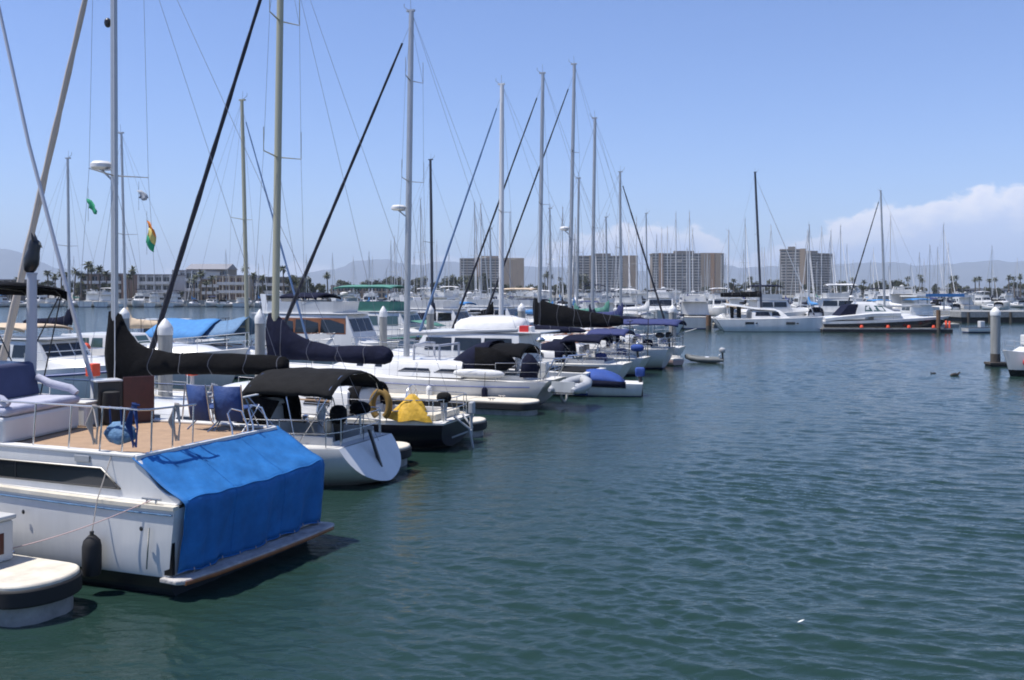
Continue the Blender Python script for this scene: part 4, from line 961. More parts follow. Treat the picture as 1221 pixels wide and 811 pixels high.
def gmotor(fr, label, L=11, B=3.7, fs=1.1, fb=1.7, hull='gelcoat', boot='boot_blue', ca=.28, cb=.66, ch=1.25, fly=True, bim=None, frame=None, win='glass', detail=1, name='motor_boat', group=None, arch=True, stripe=None, open_aft=None, roof='gelcoat', bimz=None, flyscreen='gelcoat'):
    t = thing(name, label, 'motor boat', fr, group=group)
    H = Hull(L, B, fs, fb, ts=.86, over=L*.12, rake=-.1, um=.42, depth=.4, pw=4, bp=2.3, dip=0)
    H.build('hull', [hull, boot, 'antifoul', 'gelcoat'], t, n=20 if detail > 0 else 12, stripe=(.06, .16), rail=.1)
    H.deck('deck', 'deck_white', t, n=14)
    zb = lerp(fs, fb, .4)-.02; z1 = zb+ch
    # raised foredeck
    house(t, L*cb-.6, L*.93, B*.36, zb+.05, zb+.5, fr=L*.12, ar=.1, si=.2, taper=.35, name='foredeck', crown=.03)
    o, sd, ft, bk = house(t, L*ca, L*cb, B*.40, zb, z1, fr=.75, ar=.1, si=.16, taper=.88, crown=.02, rnd=.02)
    n = 3 if detail > 0 else 2; xa, xb = L*ca+.35, L*cb-.75; sp = (xb-xa)/n
    side_windows(t, sd, [(xa+i*sp+.05, xa+(i+1)*sp-.05) for i in range(n)], zb+ch*.45, zb+ch*.86, m=win, slant=.06, frame=frame)
    w_ = B*.40*.88-.22
    for i in range(2 if detail < 1 else 3):
        k = 2 if detail < 1 else 3; y0, y1 = lerp(-w_, w_, i/k)+.04, lerp(-w_, w_, (i+1)/k)-.04
        pane(t, [ft(y0, zb+ch*.48), ft(y1, zb+ch*.48), ft(y1, zb+ch*.88), ft(y0, zb+ch*.88)], win, 'windscreen')
    if roof: mb = MB(); mb.prism_z([(L*ca-.9, B*.37), (L*cb-.9, B*.34), (L*cb-.5, B*.24), (L*cb-.5, -B*.24), (L*cb-.9, -B*.34), (L*ca-.9, -B*.37)], z1+.03, z1+.10); mb.build('roof', roof, t, smooth=0, bevel=.025)
    zr = z1+.1
    if fly:
        mb = MB(); xa, xb = L*ca, L*cb-1.2
        g = [(xa, B*.33), (xb-.4, B*.31), (xb, B*.2), (xb, -B*.2), (xb-.4, -B*.31), (xa, -B*.33)]
        mb.loft([[(x, y, zr) for x, y in g], [(x+.12, y*1.04, zr+.62) for x, y in g], [(x+.06, y*.94, zr+.62) for x, y in g], [(x, y*.9, zr+.05) for x, y in g]]); mb.build('flybridge', flyscreen, t, smooth=30)
        mb = MB(); mb.box(xa+.4, xa+.9, -.6, .6, zr, zr+.45); mb.box(xa+.35, xa+.5, -.6, .6, zr+.4, zr+.85); mb.build('fly_seat', 'white_canvas', t, bevel=.05)
        if detail > 0 or arch:
            mb = MB(); x = xa-.15; h = 1.05
            mb.loft([[(x+.3, sg*B*.33, zr), (x-.1, sg*B*.33, zr), (x-.1, sg*B*.33-.06*sg, zr), (x+.3, sg*B*.33-.06*sg, zr)] for sg in (1,)]+[[(x-.0, B*.3, zr+h), (x-.35, B*.3, zr+h), (x-.35, B*.3, zr+h-.08), (x, B*.3, zr+h-.08)], [(x, -B*.3, zr+h), (x-.35, -B*.3, zr+h), (x-.35, -B*.3, zr+h-.08), (x, -B*.3, zr+h-.08)], [(x+.3, -B*.33, zr), (x-.1, -B*.33, zr), (x-.1, -B*.33+.06, zr), (x+.3, -B*.33+.06, zr)]]); ar_ = mb.build('radar_arch', 'gelcoat', t, smooth=30)
            mb = MB(); mb.lathe([(.2, zr+h), (.28, zr+h+.05), (.28, zr+h+.14), (.1, zr+h+.22)], x-.17, .2, 12); mb.build('radar_dome', 'white_plastic', ar_)
            mb = MB(); mb.tube([(x-.2, -.7, zr+h), (x-.5, -.75, zr+h+2.2)], .016, 5); mb.build('whip_antenna', 'white_plastic', ar_)
    if bim:
        zz = bimz or (zr+(1.75 if fly else .9)); canopy(t, L*ca-.2, L*cb-1.3, B*.33, zz, bim, arch=.12, frame='steel', zdeck=zr)
    # bow rail
    pulpit(t, H, L*.6, h=.65)
    # cockpit coaming aft
    mb = MB(); mb.box(.25, L*ca-.4, -B*.36, B*.36, fs+.02, fs+.06); mb.build('aft_cockpit', 'grey_canvas' if not open_aft else open_aft, t, smooth=0)
    if stripe:
        for sg in (1, -1): mb = MB(); mb.tube([(x, sg*(H.hx(x)+.006), H.zx(x)-.25) for x in np.linspace(.3, L*.9, 16)], .05, 5, sq=(1, 1)); mb.build('hull_stripe', stripe, t)
    return t, H
def rowF(s, t, back=False):
    return Frame(.347*s-.938*t, .938*s+.347*t, RH+(180 if back else 0))
def pix_pos(px, Y): return ((px-610.5)/1150*Y, Y)

# ------------------------------------------------------------------ the rest of the near row
g, gh = gmotor(rowF(40.3, 11.0), 'white pilothouse cruiser with upturned dinghy on roof behind big sailboat', L=12, B=3.8, fs=1.0, fb=1.6, ca=.25, cb=.70, ch=1.35, fly=False, arch=False, roof='gelcoat')
t = thing('upturned_dinghy', 'white covered dinghy upside down on the pilothouse roof', 'dinghy', rowF(40.3, 11.0), 4.9, 0, 2.72)
mb = MB()
mb.loft([[(x, w_*math.cos(a), .02+h*max(0, math.sin(a))**.7) for a in np.linspace(0, math.pi, 11)]+[(x, -w_, 0), (x, w_, 0)] for x, w_, h in [(-1.7, .35, .3), (-1.62, .6, .48), (-1.0, .74, .56), (0, .78, .56), (.9, .7, .52), (1.45, .45, .42), (1.75, .15, .2)]]); mb.build('hull', 'white_canvas', t, smooth=60)
mb = MB(); mb.tube([(-1.7, 0, .4), (-1, 0, .6), (0, 0, .61), (1, 0, .55), (1.7, 0, .22)], .025, 6); mb.build('keel_strip', 'white_plastic', t)
t = thing('life_pack', 'red and white life raft pack at the aft end of the pilothouse roof', 'life raft', rowF(40.3, 11.0), 2.9, 1.0, 2.62)
mb = MB(); mb.box(-.35, .35, -.22, .22, 0, .3); mb.build('case', 'white_plastic', t, smooth=0, bevel=.05)
mb = MB(); mb.box(-.2, .22, -.23, .23, .04, .31); mb.build('band', 'red', t, smooth=0)

covI = [(6.3, 4.1, 2.6, .1), (6.05, 4.05, 2.55, .2), (5.5, 3.85, 2.52, .27), (4.6, 3.62, 2.5, .28), (3.4, 3.38, 2.48, .27), (2.2, 3.2, 2.5, .24), (1.5, 3.1, 2.58, .16), (1.3, 2.95, 2.7, .08)]
gsail(rowF(45.7, 10.9), 'white sailboat with navy boom cover, navy canopy and bare white mast', L=12, xm=6.6, zt=14.9, r=.115, mm='mast_white', mrake=.004, bim=('navy_canvas', 1.1, 3.1, 2.3), dod=('navy_canvas', 2.9, 5.6, 2.05), furl='furl_blue', be=2.2, z=2.42, tall=.35, fl_r=.075)
gsail(rowF(49.9, 10.9), 'white sailboat with tall black boom cover and small blue bimini', L=12, xm=6.0, zt=16.3, r=.1, mrake=.016, bim=('blue_canvas', .9, 3.0, 2.45), furl='furl_black', be=1.4, z=2.75, covsecs=covI, cover='black_canvas', rake=-.6)
ff = rowF(54.6, 10.5)
gsail(ff, 'white sailboat with long purple blue bimini, outermost of the near row', L=12.5, B=3.9, fs=1.2, fb=1.5, xm=6.1, zt=17.8, r=.1, mrake=.02, bim=('blue_canvas', -.6, 3.1, 2.85), furl='furl_black', z=2.75, tall=.5, dod=('navy_canvas', 3.3, 4.9, 2.3), radar=(.4, .27), spr=((.36, .95), (.68, .8)))
mb = MB(); p0, p1 = ff.w(.2, .3, 1.75), ff.w(-1.5, .6, 2.35); mb.tube([p0, p0.lerp(p1, .5)+Vector((0, 0, .03)), p1], [.03, .025, .015], 6); mb.tube([p0-(p1-p0)*.25, p0], .045, 6)
tag(mb.build('boat_hook', 'mast_white', None), 'pale pole sticking out over water from purple bimini boat', 'pole')
t = thing('barbecue', 'dark barbecue on rail under the purple blue bimini', 'barbecue', ff, .5, .9, 1.2)
mb = MB(); mb.ell((0, 0, .75), (.28, .22, .16), 12, 8); mb.build('bowl', 'black_plastic', t)
mb = MB(); mb.tube([(0, 0, 0), (0, 0, .62)], .03, 6); mb.build('post', 'steel', t)
t = thing('covered_outboard', 'dark outboard motor clamped to the purple bimini boat stern rail', 'outboard motor', ff, .3, -.6, 1.2)
mb = MB(); mb.ell((0, 0, .7), (.2, .16, .2), 12, 8, pw=.8); mb.build('cowl', 'black_plastic', t)
mb = MB(); mb.tube([(0, 0, .55), (-.05, 0, -.1)], [.07, .05], 8); mb.build('leg', 'black_plastic', t)
gsail(rowF(60.3, 10.9), 'white sailboat half hidden behind the purple bimini boat', L=11, xm=5.9, zt=15.6, r=.1, mrake=.015, cover='navy_canvas', bim=None, furl=None, spr=((.5, .9),))
gsail(rowF(72.5, 24.2, True), 'white sailboat with black furled headsail, bow pointing towards open water', L=10.4, xm=6.3, zt=13.6, r=.09, mrake=.004, cover='blue_canvas', furl='furl_black', fl_r=.085)
gsail(rowF(66.3, 14), 'white sailboat at the far end beyond purple bimini boat', L=10, xm=5.6, zt=12.5, r=.08, cover='green_canvas', furl=None, detail=1)

# tender with blue cover
ft_ = Frame(5.55, 40.9, 172)
t = thing('tender', 'small white tender with blue canvas cover at the row sterns', 'tender', ft_)
H = Hull(3.9, 1.75, .55, .72, ts=.85, over=.5, rake=-.1, um=.4, depth=.25, pw=4, dip=0)
H.build('hull', ['gelcoat_aged', 'boot_blue', 'antifoul', 'gelcoat'], t, stripe=(.02, .05)); H.deck('deck', 'deck_white', t)
rows = []
for i in range(11):
    q = i/10; x = lerp(.75, 3.2, q); hw = H.hx(x)+.02; zz = .62+.1*q; pk = .5*math.sin(math.pi*min(1, q*1.05))**.6
    rows.append([(x, hw*math.cos(a), zz-.06+pk*max(0, math.sin(a))**.8) for a in np.linspace(0, math.pi, 11)])
mb = MB(); mb.sheet(rows); mb.build('cover', 'royal_canvas', t, smooth=60, solid=.015)
mb = MB(); mb.sheet([[(x, (H.hx(x)+.03)*sg, z) for z in (.62+.04*x, .36+.03*x)] for x in np.linspace(.7, 3.3, 8) for sg in (1,)]); mb.build('cover_skirt', 'navy_canvas', t, solid=.015)
t = thing('outboard_motor', 'dark blue covered outboard on the stern of the blue tender', 'outboard motor', ft_, .12, 0, .5)
mb = MB(); mb.loft([[(x*k, y*k2, z) for x, y in ((-.2, -.14), (.2, -.14), (.2, .14), (-.2, .14))] for z, k, k2 in ((.3, .75, .8), (.36, 1, 1), (.62, 1.05, 1), (.7, .8, .7))]); mb.build('cowl', 'royal_canvas', t, bevel=.05)
mb = MB(); mb.tube([(0, 0, .45), (-.08, 0, -.55)], [.09, .06], 8); mb.build('leg', 'black_plastic', t)
t = thing('covered_outboard', 'bright blue hooded outboard on the rail above the tender', 'outboard motor', rowF(49.9, 10.9), .3, 1.0, 1.0)
mb = MB(); mb.ell((0, 0, .5), (.36, .22, .19), 12, 8, pw=.75); mb.build('cowl', 'royal_canvas', t)
mb = MB(); mb.tube([(0, 0, .4), (-.05, 0, 0)], [.07, .05], 8); mb.build('leg', 'black_plastic', t)
def inflatable(fr, x, y, z, rz, label, L=2.9, W=1.5, tube='grey_tube', r=.2, motor=None):
    t = thing('inflatable_dinghy', label, 'inflatable dinghy', fr, x, y, z, rz)
    h = W/2-r
    pts = [(-.15, h, r+.02), (L*.3, h, r+.02), (L*.62, h, r+.04), (L*.84, h*.72, r+.12), (L*.95, 0, r+.2), (L*.84, -h*.72, r+.12), (L*.62, -h, r+.04), (L*.3, -h, r+.02), (-.15, -h, r+.02)]
    fine = []
    for a, b in zip(pts, pts[1:]):
        for k in range(4): fine.append(tuple(lerp(p, q, k/4) for p, q in zip(a, b)))
    fine.append(pts[-1]); n = len(fine)
    mb = MB(); mb.tube(fine, [r*(.35+.65*min(1, min(i, n-1-i)/2.5)) for i in range(n)], 12); mb.build('tube', tube, t)
    mb = MB(); mb.prism_z([(.1, h), (L*.62, h), (L*.86, 0), (L*.62, -h), (.1, -h)], .06, .12); mb.build('floor', 'grey_canvas', t, smooth=0)
    mb = MB(); mb.box(.1, .16, -h, h, .05, .5); mb.build('transom', 'gelcoat_aged', t, smooth=0)
    mb = MB(); mb.box(L*.35, L*.35+.22, -h, h, .33, .36); mb.build('thwart', 'white_plastic', t, smooth=0)
    if motor:
        mb = MB(); mb.ell((-.05, 0, .78), (.2, .14, .17), 10, 7, pw=.8); q = mb.build('outboard', motor, t)
        mb = MB(); mb.tube([(-.05, 0, .65), (-.1, 0, .05)], [.06, .045], 8); mb.build('outboard_leg', 'black_plastic', q)
    return t
inflatable(FD, -.75, 1.75, .62, -90, 'grey inflatable dinghy slung across the big white sailboat stern', L=2.7, W=1.25, r=.19)
inflatable(Frame(12.95, 59.6, 165), 0, 0, 0, 0, 'grey inflatable afloat beyond the purple bimini boat', L=2.2, W=1.3, r=.17, tube='dark_tube', motor='grey_tube')
t = thing('rowing_dinghy', 'small pinkish dinghy tied between the stern and outermost inflatable', 'dinghy', Frame(9.9, 57.3, 120))
H = Hull(2.4, 1.2, .42, .55, ts=.7, over=.2, rake=-.05, depth=.15, dip=0)
H.build('hull', ['blush', 'blush', 'antifoul', 'gelcoat'], t); H.deck('deck', 'deck_white', t, hole=(.3, 1.8, .4)); cockpit(t, .3, 1.8, .38, .4, zsole=.12)

# fenders slung along the row, one or two a boat
def fender(fr, x, y, z, m, label):
    t = thing('fender', label, 'fender', fr, x, y, z, group='fenders along the near row')
    mb = MB(); mb.lathe([(.03, 0), (.1, .05), (.115, .12), (.115, .48), (.1, .55), (.04, .6)], 0, 0, 12); mb.build('bulb', m, t)
    mb = MB(); mb.tube([(0, 0, .6), (0, -.06, 1.15)], .01, 5); mb.build('lanyard', 'rope_dark', t)
fender(FB, 2.6, 1.78, .2, 'white_plastic', 'white fender on the side of the black-canopied sailboat')
fender(FC, 3.4, 1.66, .1, 'blue_canvas', 'blue fender on the side of the dark navy sailboat')
fender(FD, 4.4, 2.1, .25, 'white_plastic', 'white fender amidships on the big white sailboat')
fender(FD, 2.2, 1.95, .25, 'navy_canvas', 'navy fender towards the stern of the big white sailboat')
fender(rowF(49.9, 10.9), 1.2, 1.5, .2, 'blue_canvas', 'blue fender on the sailboat with tall black boom cover')
fender(ff, 1.6, 1.75, .3, 'black_plastic', 'black fender on the outermost purple bimini sailboat')
# ------------------------------------------------------------------ main dock, pilings, boxes
t = thing('main_dock', 'long pale floating walkway behind the boat bows', 'dock', rowF(1, 22.2))
fr = Frame(0, 0, 90)
def along(a0, a1, b0, b1):          # rectangle along the row direction, in the dock's own frame
    return (b0, b1, a0, a1)
mb = MB(); mb.box(-1.2, 1.2, -66, 4, .38, .5); mb.build('top', 'cream', t, smooth=0, bevel=.02)
mb = MB(); mb.box(-1.24, 1.24, -66.05, 4.05, .2, .40); mb.build('rub_strip', 'rubber', t, smooth=0)
mb = MB(); mb.box(-1.1, 1.1, -65.9, 3.9, -.4, .22); mb.build('float', 'concrete', t, smooth=0)
def piling(x, y, top, r, label, foul=.8, cap=True, m='piling', group='marina guide pilings'):
    t = thing('piling', label, 'piling', Frame(x, y, 0), group=group)
    mb = MB(); mb.lathe([(r, foul), (r, top-.28)], 0, 0, 20); mb.build('shaft', m, t)
    mb = MB(); mb.lathe([(r*.98, -1.2), (r*1.03, .25), (r*1.02, foul-.2), (r*1.006, foul)], 0, 0, 20); mb.build('wet_base', 'piling_foul', t)
    if cap: mb = MB(); mb.lathe([(r*1.06, top-.30), (r*1.08, top-.1), (r*.95, top-.02), (r*.45, top+.14), (.02, top+.22)], 0, 0, 20); mb.build('cap', 'white_plastic', t)
    return t
def pp(px, Y, top, r, label, **k): x, y = pix_pos(px, Y); return piling(x, y, top, r, label, **k)
pp(310, 35, 3.55, .18, 'white capped piling rising above the black boom cover')
pp(197, 30.2, 3.35, .22, 'weathered capped piling beside the sloping black furled sail')
pp(148, 47, 3.4, .24, 'white capped piling by the small launch left of the furled sail')
pp(457, 46, 3.5, .18, 'white capped piling left of the big sailboat mast')
pp(513, 57, 3.4, .22, 'white capped piling near the blue furled headsail foot')
pp(622, 62, 3.45, .24, 'pale piling behind the upturned roof dinghy')
pp(802, 62, 3.35, .24, 'pale capped piling behind purple blue bimini')
x, y = pix_pos(1187, 56.85)
piling(x, y, 3.3, .27, 'tall lone capped piling standing in open water', foul=.75)
t = thing('pile_guide', 'dark square collar around the foot of the lone piling', 'pile guide', Frame(x, y, 0))
mb = MB(); mb.prism_z([(-.5, -.4), (.95, -.4), (.95, .4), (-.5, .4)], .12, .26); mb.build('deck', 'piling_foul', t, smooth=0, bevel=.02)
mb = MB(); mb.prism_z([(-.45, -.35), (.9, -.35), (.9, .35), (-.45, .35)], -.3, .118); mb.build('float', 'rubber', t, smooth=0)
pp(845, 111, 2.0, .3, 'brown timber piling at the catamaran stern', cap=False, m='brown_wood', foul=.5)
pp(1119, 104, 2.7, .22, 'dark timber piling near the black cruiser bow', cap=False, m='brown_wood', foul=.5)
def fire_box(s, tt, z, label):
    t = thing('extinguisher_box', label, 'fire box', rowF(s, tt), 0, 0, .5, group='orange boxes on the walkway')
    mb = MB(); mb.box(-.05, .05, -.05, .05, 0, z-.5); mb.build('post', 'white_plastic', t, smooth=0)
    mb = MB(); mb.box(-.14, .14, -.16, .16, z-.5, z-.12); mb.build('box', 'orange', t, smooth=0, bevel=.02)
    mb = MB(); mb.box(-.02, .15, -.1, .1, z-.42, z-.2); mb.build('door', 'orange', t, smooth=0)
fire_box(22.95, 22.0, 1.85, 'orange extinguisher box on a post left of the black boom cover')
fire_box(27.5, 22.0, 1.5, 'orange extinguisher box on a post glimpsed below the black boom')

# ------------------------------------------------------------------ boats on the far side of the main dock
tr, trh = gmotor(rowF(47.2, 35.6, True), 'white trawler with varnished window frames and rolled navy flybridge cover', L=11.6, B=3.9, fs=1.2, fb=1.7, ca=.34, cb=.84, ch=1.75, fly=True, arch=False, frame='varnish', stripe='varnish')
canopy(tr, 4.6, 7.2, 1.3, 4.35, 'navy_canvas', arch=.2, frame='steel', zdeck=3.4)
sail_cover(tr, [(8.2, 1.95, 1.55, .05), (7.6, 2.1, 1.6, .16), (6.6, 2.1, 1.6, .18), (5.6, 2.0, 1.55, .14), (5.2, 1.85, 1.6, .05)], 'sky_canvas', 'rail_bundle', 3)
mb = MB(); mb.box(5.2, 6.1, .5, 1.2, 3.42, 3.62); mb.build('roof_box', 'tan_canvas', tr, bevel=.04)
gb, _ = gmotor(rowF(58, 37, True), 'white flybridge cruiser with sea green bimini and matching side canvas', L=12.4, B=4.2, fs=1.3, fb=1.9, ca=.28, cb=.72, ch=1.5, fly=True, bim='green_canvas', stripe='green_canvas', win='glass_green', flyscreen='green_canvas')
mb = MB(); mb.sheet([[(8.9, y, 2.5), (9.9, y*.85, 2.3), (10.6, y*.6, 2.15)] for y in (-1.2, 0, 1.2)]); mb.build('foredeck_cover', 'green_canvas', gb, solid=.02)
mb = MB(); mb.sheet([[(1.2, 1.75, 3.2), (3.0, 1.75, 3.3)], [(1.2, 1.8, 1.5), (3.0, 1.8, 1.6)]]); mb.build('side_curtain', 'green_canvas', gb, solid=.02)
# sailboat under blue tarps
bt, _ = gsail(rowF(42, 36.4, True), 'sailboat with blue tarps tented over its boom and leaning olive mast', L=10.5, xm=6.3, zt=14.3, r=.1, mm='mast_olive', mrake=.028, cover=None, z=2.6, furl='furl_blue', fl_r=.06)
for nm, m, x0, x1, zt_, zb_, wd in (('tarp', 'sky_canvas', 1.0, 4.6, 2.95, 2.1, 1.7), ('tarp', 'bundle_blue', 3.6, 6.4, 2.75, 2.0, 1.3)):
    g_ = []
    for i in range(10):
        q = i/9; x = lerp(x0, x1, q); g_.append([(x, wd*k, lerp(zt_, zb_, abs(k)**1.2)-.12*math.sin(q*3.1)*abs(k)+.04*math.sin(9*q+5*k)+(.35*q if nm == 'tarp' and m == 'bundle_blue' else 0)) for k in (-1, -.66, -.33, 0, .33, .66, 1)])
    mb = MB(); mb.sheet(g_); mb.build(nm, m, bt, smooth=60, solid=.02)
gmotor(rowF(33.8, 35.4, True), 'broad white power cruiser with long clear foredeck behind black boom', L=11.2, B=3.9, fs=1.35, fb=2.05, ca=.22, cb=.5, ch=.95, fly=False, arch=True, win='glass_green', roof=None)
tb, _ = gmotor(rowF(29.2, 36, True), 'white cabin cruiser with tan canopy behind the owl post', L=10.5, B=3.6, fs=1.15, fb=1.75, ca=.25, cb=.68, ch=1.15, fly=False, arch=False, bim='tan_canvas', bimz=3.15, stripe='boot_blue', open_aft='navy_canvas')
for i, (x, lb) in enumerate(((6.1, 'orange float hung on tan canopy cruiser rail, nearer the owl post'), (5.0, 'orange float hung on tan canopy cruiser rail, beside the lilac bench back'))):
    t = thing('float', lb, 'float', rowF(29.2, 36, True), x, 1.62, 1.9, group='orange floats on the rail')
    mb = MB(); mb.ell((0, 0, .2), (.18, .18, .22), 12, 8); mb.build('ball', 'orange', t)
    mb = MB(); mb.tube([(0, 0, .4), (0, 0, .62)], .015, 6); mb.build('lanyard', 'rope', t)
x, y = pix_pos(176, 62)
gmotor(Frame(x-3, y, 10), 'small white launch with open hardtop left of the furled sail', L=8, B=2.8, fs=.9, fb=1.3, ca=.3, cb=.75, ch=1.5, fly=False, arch=False)
def gs_px(px, Y, back, label, zt, **k):
    """sailboat whose mast stands at image column px, at distance Y"""
    X, _ = pix_pos(px, Y); h = RH+(180 if back else 0); xm = k.get('xm', 6.0)
    return gsail(Frame(X-xm*math.cos(R(h)), Y-xm*math.sin(R(h)), h), label, zt=zt, **k)
gs_px(80, 58, True, 'white sailboat with grey mast beyond the near owl post', 12.4, L=10, detail=1, cover='navy_canvas', r=.085)
gs_px(154, 54, False, 'white sailboat with slim mast just right of the nearest grey mast', 13.3, L=10.4, mrake=-.03, cover='tan_canvas', r=.075)
gs_px(513, 70.3, True, 'sailboat with dark mast behind the sea green bimini', 14.0, L=11, mm='mast_dark', cover='navy_canvas', hull='black_hull', r=.1)
gs_px(586, 80, True, 'white sailboat with thin mast just left of second white mast', 9.6, L=9, cover='black_canvas', xm=5.2, r=.07)
gs_px(655, 86, True, 'white sailboat with sky blue boom cover behind the row', 11.8, L=10, cover='sky_canvas', r=.07)
gs_px(722, 92, True, 'white sailboat with green boom cover behind the row', 11.5, L=10, cover='green_canvas', r=.08)
gmotor(rowF(68, 37, True), 'white flybridge motor yacht with open bridge behind the roof dinghy', L=12.6, B=4.2, fs=1.3, fb=1.9, ch=1.5, fly=True)
gmotor(rowF(74, 37, True), 'white express cruiser with sky blue top behind the roof dinghy', L=11, fs=1.2, fb=1.7, fly=False, ch=1.2, bim='sky_canvas')
gmotor(rowF(80.5, 37, True), 'white motor yacht with navy stripe behind tall black boom cover', L=12, B=4, fs=1.3, fb=1.9, ch=1.5, fly=True, stripe='boot_blue')
gmotor(rowF(92.5, 36.5, True), 'white cruiser with short navy bimini just beyond the cream bimini yacht', L=11, B=3.8, fs=1.2, fb=1.8, ch=1.3, fly=False, bim='navy_canvas')
gs_px(770, 100, True, 'white sailboat with white boom cover just left of the catamaran piling', 12.5, L=10, cover='white_canvas', r=.07)
gmotor(rowF(87, 36, True), 'white motor yacht with cream bimini behind tall black boom cover', L=11.5, B=4, fs=1.3, fb=1.9, ch=1.4, fly=True, bim='tan_canvas')

# ------------------------------------------------------------------ catamaran
fk = Frame(22.9, 109.5, -6)
t = thing('catamaran', 'pale blue shaded white sailing catamaran with black boom cover', 'catamaran', fk)
L = 11.6
for sg in (1, -1):
    H = Hull(L, 1.55, 1.35, 1.62, ts=.9, over=.15, rake=-1.2, um=.5, depth=.4, pw=5, bp=2.6, dip=0)
    h = H.build('hull', ['gelcoat', 'gelcoat', 'antifoul', 'gelcoat'], t, stripe=(.03, .06)); h.location = (0, sg*2.35, 0)
    d = H.deck('deck', 'deck_white', t); d.location = (0, sg*2.35, 0)
    for xw in (3.1, 7.5):
        for k in ((1,) if sg > 0 else (-1,)):
            mb = MB(); mb.box(xw, xw+.95, k*.71, k*.80, .82, 1.08); q = mb.build('hull_window', 'glass', t, smooth=0); q.location = (0, sg*2.35, 0)
            mb = MB(); mb.box(xw+1.15, xw+1.32, k*.71, k*.79, .88, 1.02); q = mb.build('porthole', 'glass', t, smooth=0); q.location = (0, sg*2.35, 0)
mb = MB(); mb.box(1.6, 8.6, -2.0, 2.0, .75, 1.42); mb.build('bridge_deck', 'gelcoat', t, smooth=0, bevel=.05)
o, sd, ftt, _ = house(t, 3.9, 8.2, 2.5, 1.42, 2.32, fr=1.1, ar=.1, si=.3, taper=.8)
side_windows(t, sd, [(4.3, 6.0), (6.1, 7.1)], 1.72, 2.18, slant=.25)
for k in (-1, 0, 1): pane(t, [ftt(k*1.1-.5, 1.75), ftt(k*1.1+.5, 1.75), ftt(k*1.1+.5, 2.15), ftt(k*1.1-.5, 2.15)], 'glass', 'windscreen')
mb = MB(); mb.loft([[(x, y, z) for y, z in ((-2.3, zz-.06), (2.3, zz-.06), (2.2, zz+.08), (0, zz+.16), (-2.2, zz+.08))] for x, zz in ((1.0, 2.98), (2.5, 2.82), (4.5, 2.5), (6.6, 2.38))]); mb.build('hardtop', 'gelcoat', t, smooth=30)
for y in (-2, 2): mb = MB(); mb.tube([(1.6, y, 1.4), (1.5, y, 2.85)], .05, 8); mb.build('hardtop_post', 'gelcoat', t)
for x in (2.0, 2.8): mb = MB(); mb.sheet([[(x, y, 1.45), (x, y, 2.7)] for y in (-1.9, 1.9)]); mb.build('cockpit_curtain', 'grey_canvas', t, solid=.02)
rig(t, 5.3, 2.4, 17.9, .12, 'mast_dark', rake=.045, spreaders=((.55, 1.2),), stern=(1, 2.8), bow=11.2, bowz=1.6, beam=2.6, zd=1.6, furl='white_canvas', furl_r=.05)
bo = boom(t, 5.3, .9, 3.9, 3.9, cover=[(5.3, 4.6, 3.8, .2), (4.5, 4.45, 3.78, .25), (2.5, 4.35, 3.78, .25), (.8, 4.3, 3.8, .2)], cm='black_canvas')
mb = MB(); mb.box(10.2, 10.3, -2.3, 2.3, 1.2, 1.32); mb.build('cross_beam', 'alu', t)

# ------------------------------------------------------------------ express cruiser and its dock
fe = Frame(34.2, 107.6, -4.5)
t = thing('express_cruiser', 'white express cruiser with black hull side and purple stern canvas', 'motor yacht', fe)
H = Hull(14.2, 4.3, 1.15, 1.75, ts=.85, over=1.8, rake=-.5, um=.4, depth=.4, pw=4, bp=2.4, dip=0)
H.build('hull', ['black_hull', 'boot_black', 'antifoul', 'gelcoat'], t, stripe=(.05, .1), rail=.28); H.deck('deck', 'deck_white', t)
house(t, 5.5, 13.4, 1.75, 1.35, 2.1, fr=5.2, ar=.2, si=.25, taper=.35, name='foredeck')
mb = MB(); mb.loft([[(x, y*w_, z) for y, z in ((1, zb), (1, zb+.32), (.9, zb+.42), (-.9, zb+.42), (-1, zb+.32), (-1, zb))] for x, w_, zb in ((.3, 1.9, 1.15), (2, 2.0, 1.35), (5.5, 1.95, 1.7), (8.5, 1.5, 1.75))]); mb.build('coaming', 'gelcoat', t, smooth=40)
o, sd, ftt, _ = house(t, 3.6, 8.6, 1.75, 1.95, 3.15, fr=2.7, ar=.35, si=.4, taper=.6, m='gelcoat', name='cockpit_top', crown=.12)
side_windows(t, sd, [(4.6, 5.5), (5.6, 7.0)], 2.25, 2.88, m='glass_green', slant=.35)
for k in (-1, 0, 1): pane(t, [ftt(k*.5-.23, 2.2), ftt(k*.5+.23, 2.2), ftt(k*.45+.2, 3.0), ftt(k*.45-.2, 3.0)], 'glass_green', 'windscreen')
mb = MB(); mb.loft([[(1.7, y, 1.6), (3.7, y, 1.6), (3.9, y*.85, 3.05), (2.9, y*.85, 2.95)] for y in (-1.7, 1.7)]); mb.build('stern_canvas', 'navy_canvas', t, smooth=0)
mb = MB(); mb.box(-.9, .2, -1.8, 1.8, .3, .42); mb.build('swim_platform', 'gelcoat', t, smooth=0, bevel=.04)
mb = MB(); mb.tube([(4, 0, 3.3), (3.6, 0, 3.75)], .05, 8); mb.lathe([(.25, 3.75), (.3, 3.85), (.2, 3.98)], 3.6, 0, 12); mb.build('radar_dome', 'white_plastic', t)
pulpit(t, H, 7.5, h=.6)
fd = Frame(33.9, 105.5, -4.5)
t = thing('finger_dock', 'low dark dock alongside the black sided cruiser', 'dock', fd)
mb = MB(); mb.box(0, 13.6, -.6, .6, .32, .46); mb.build('top', 'concrete', t, smooth=0)
mb = MB(); mb.box(-.05, 13.65, -.65, .65, -.3, .32); mb.build('float', 'rubber', t, smooth=0)
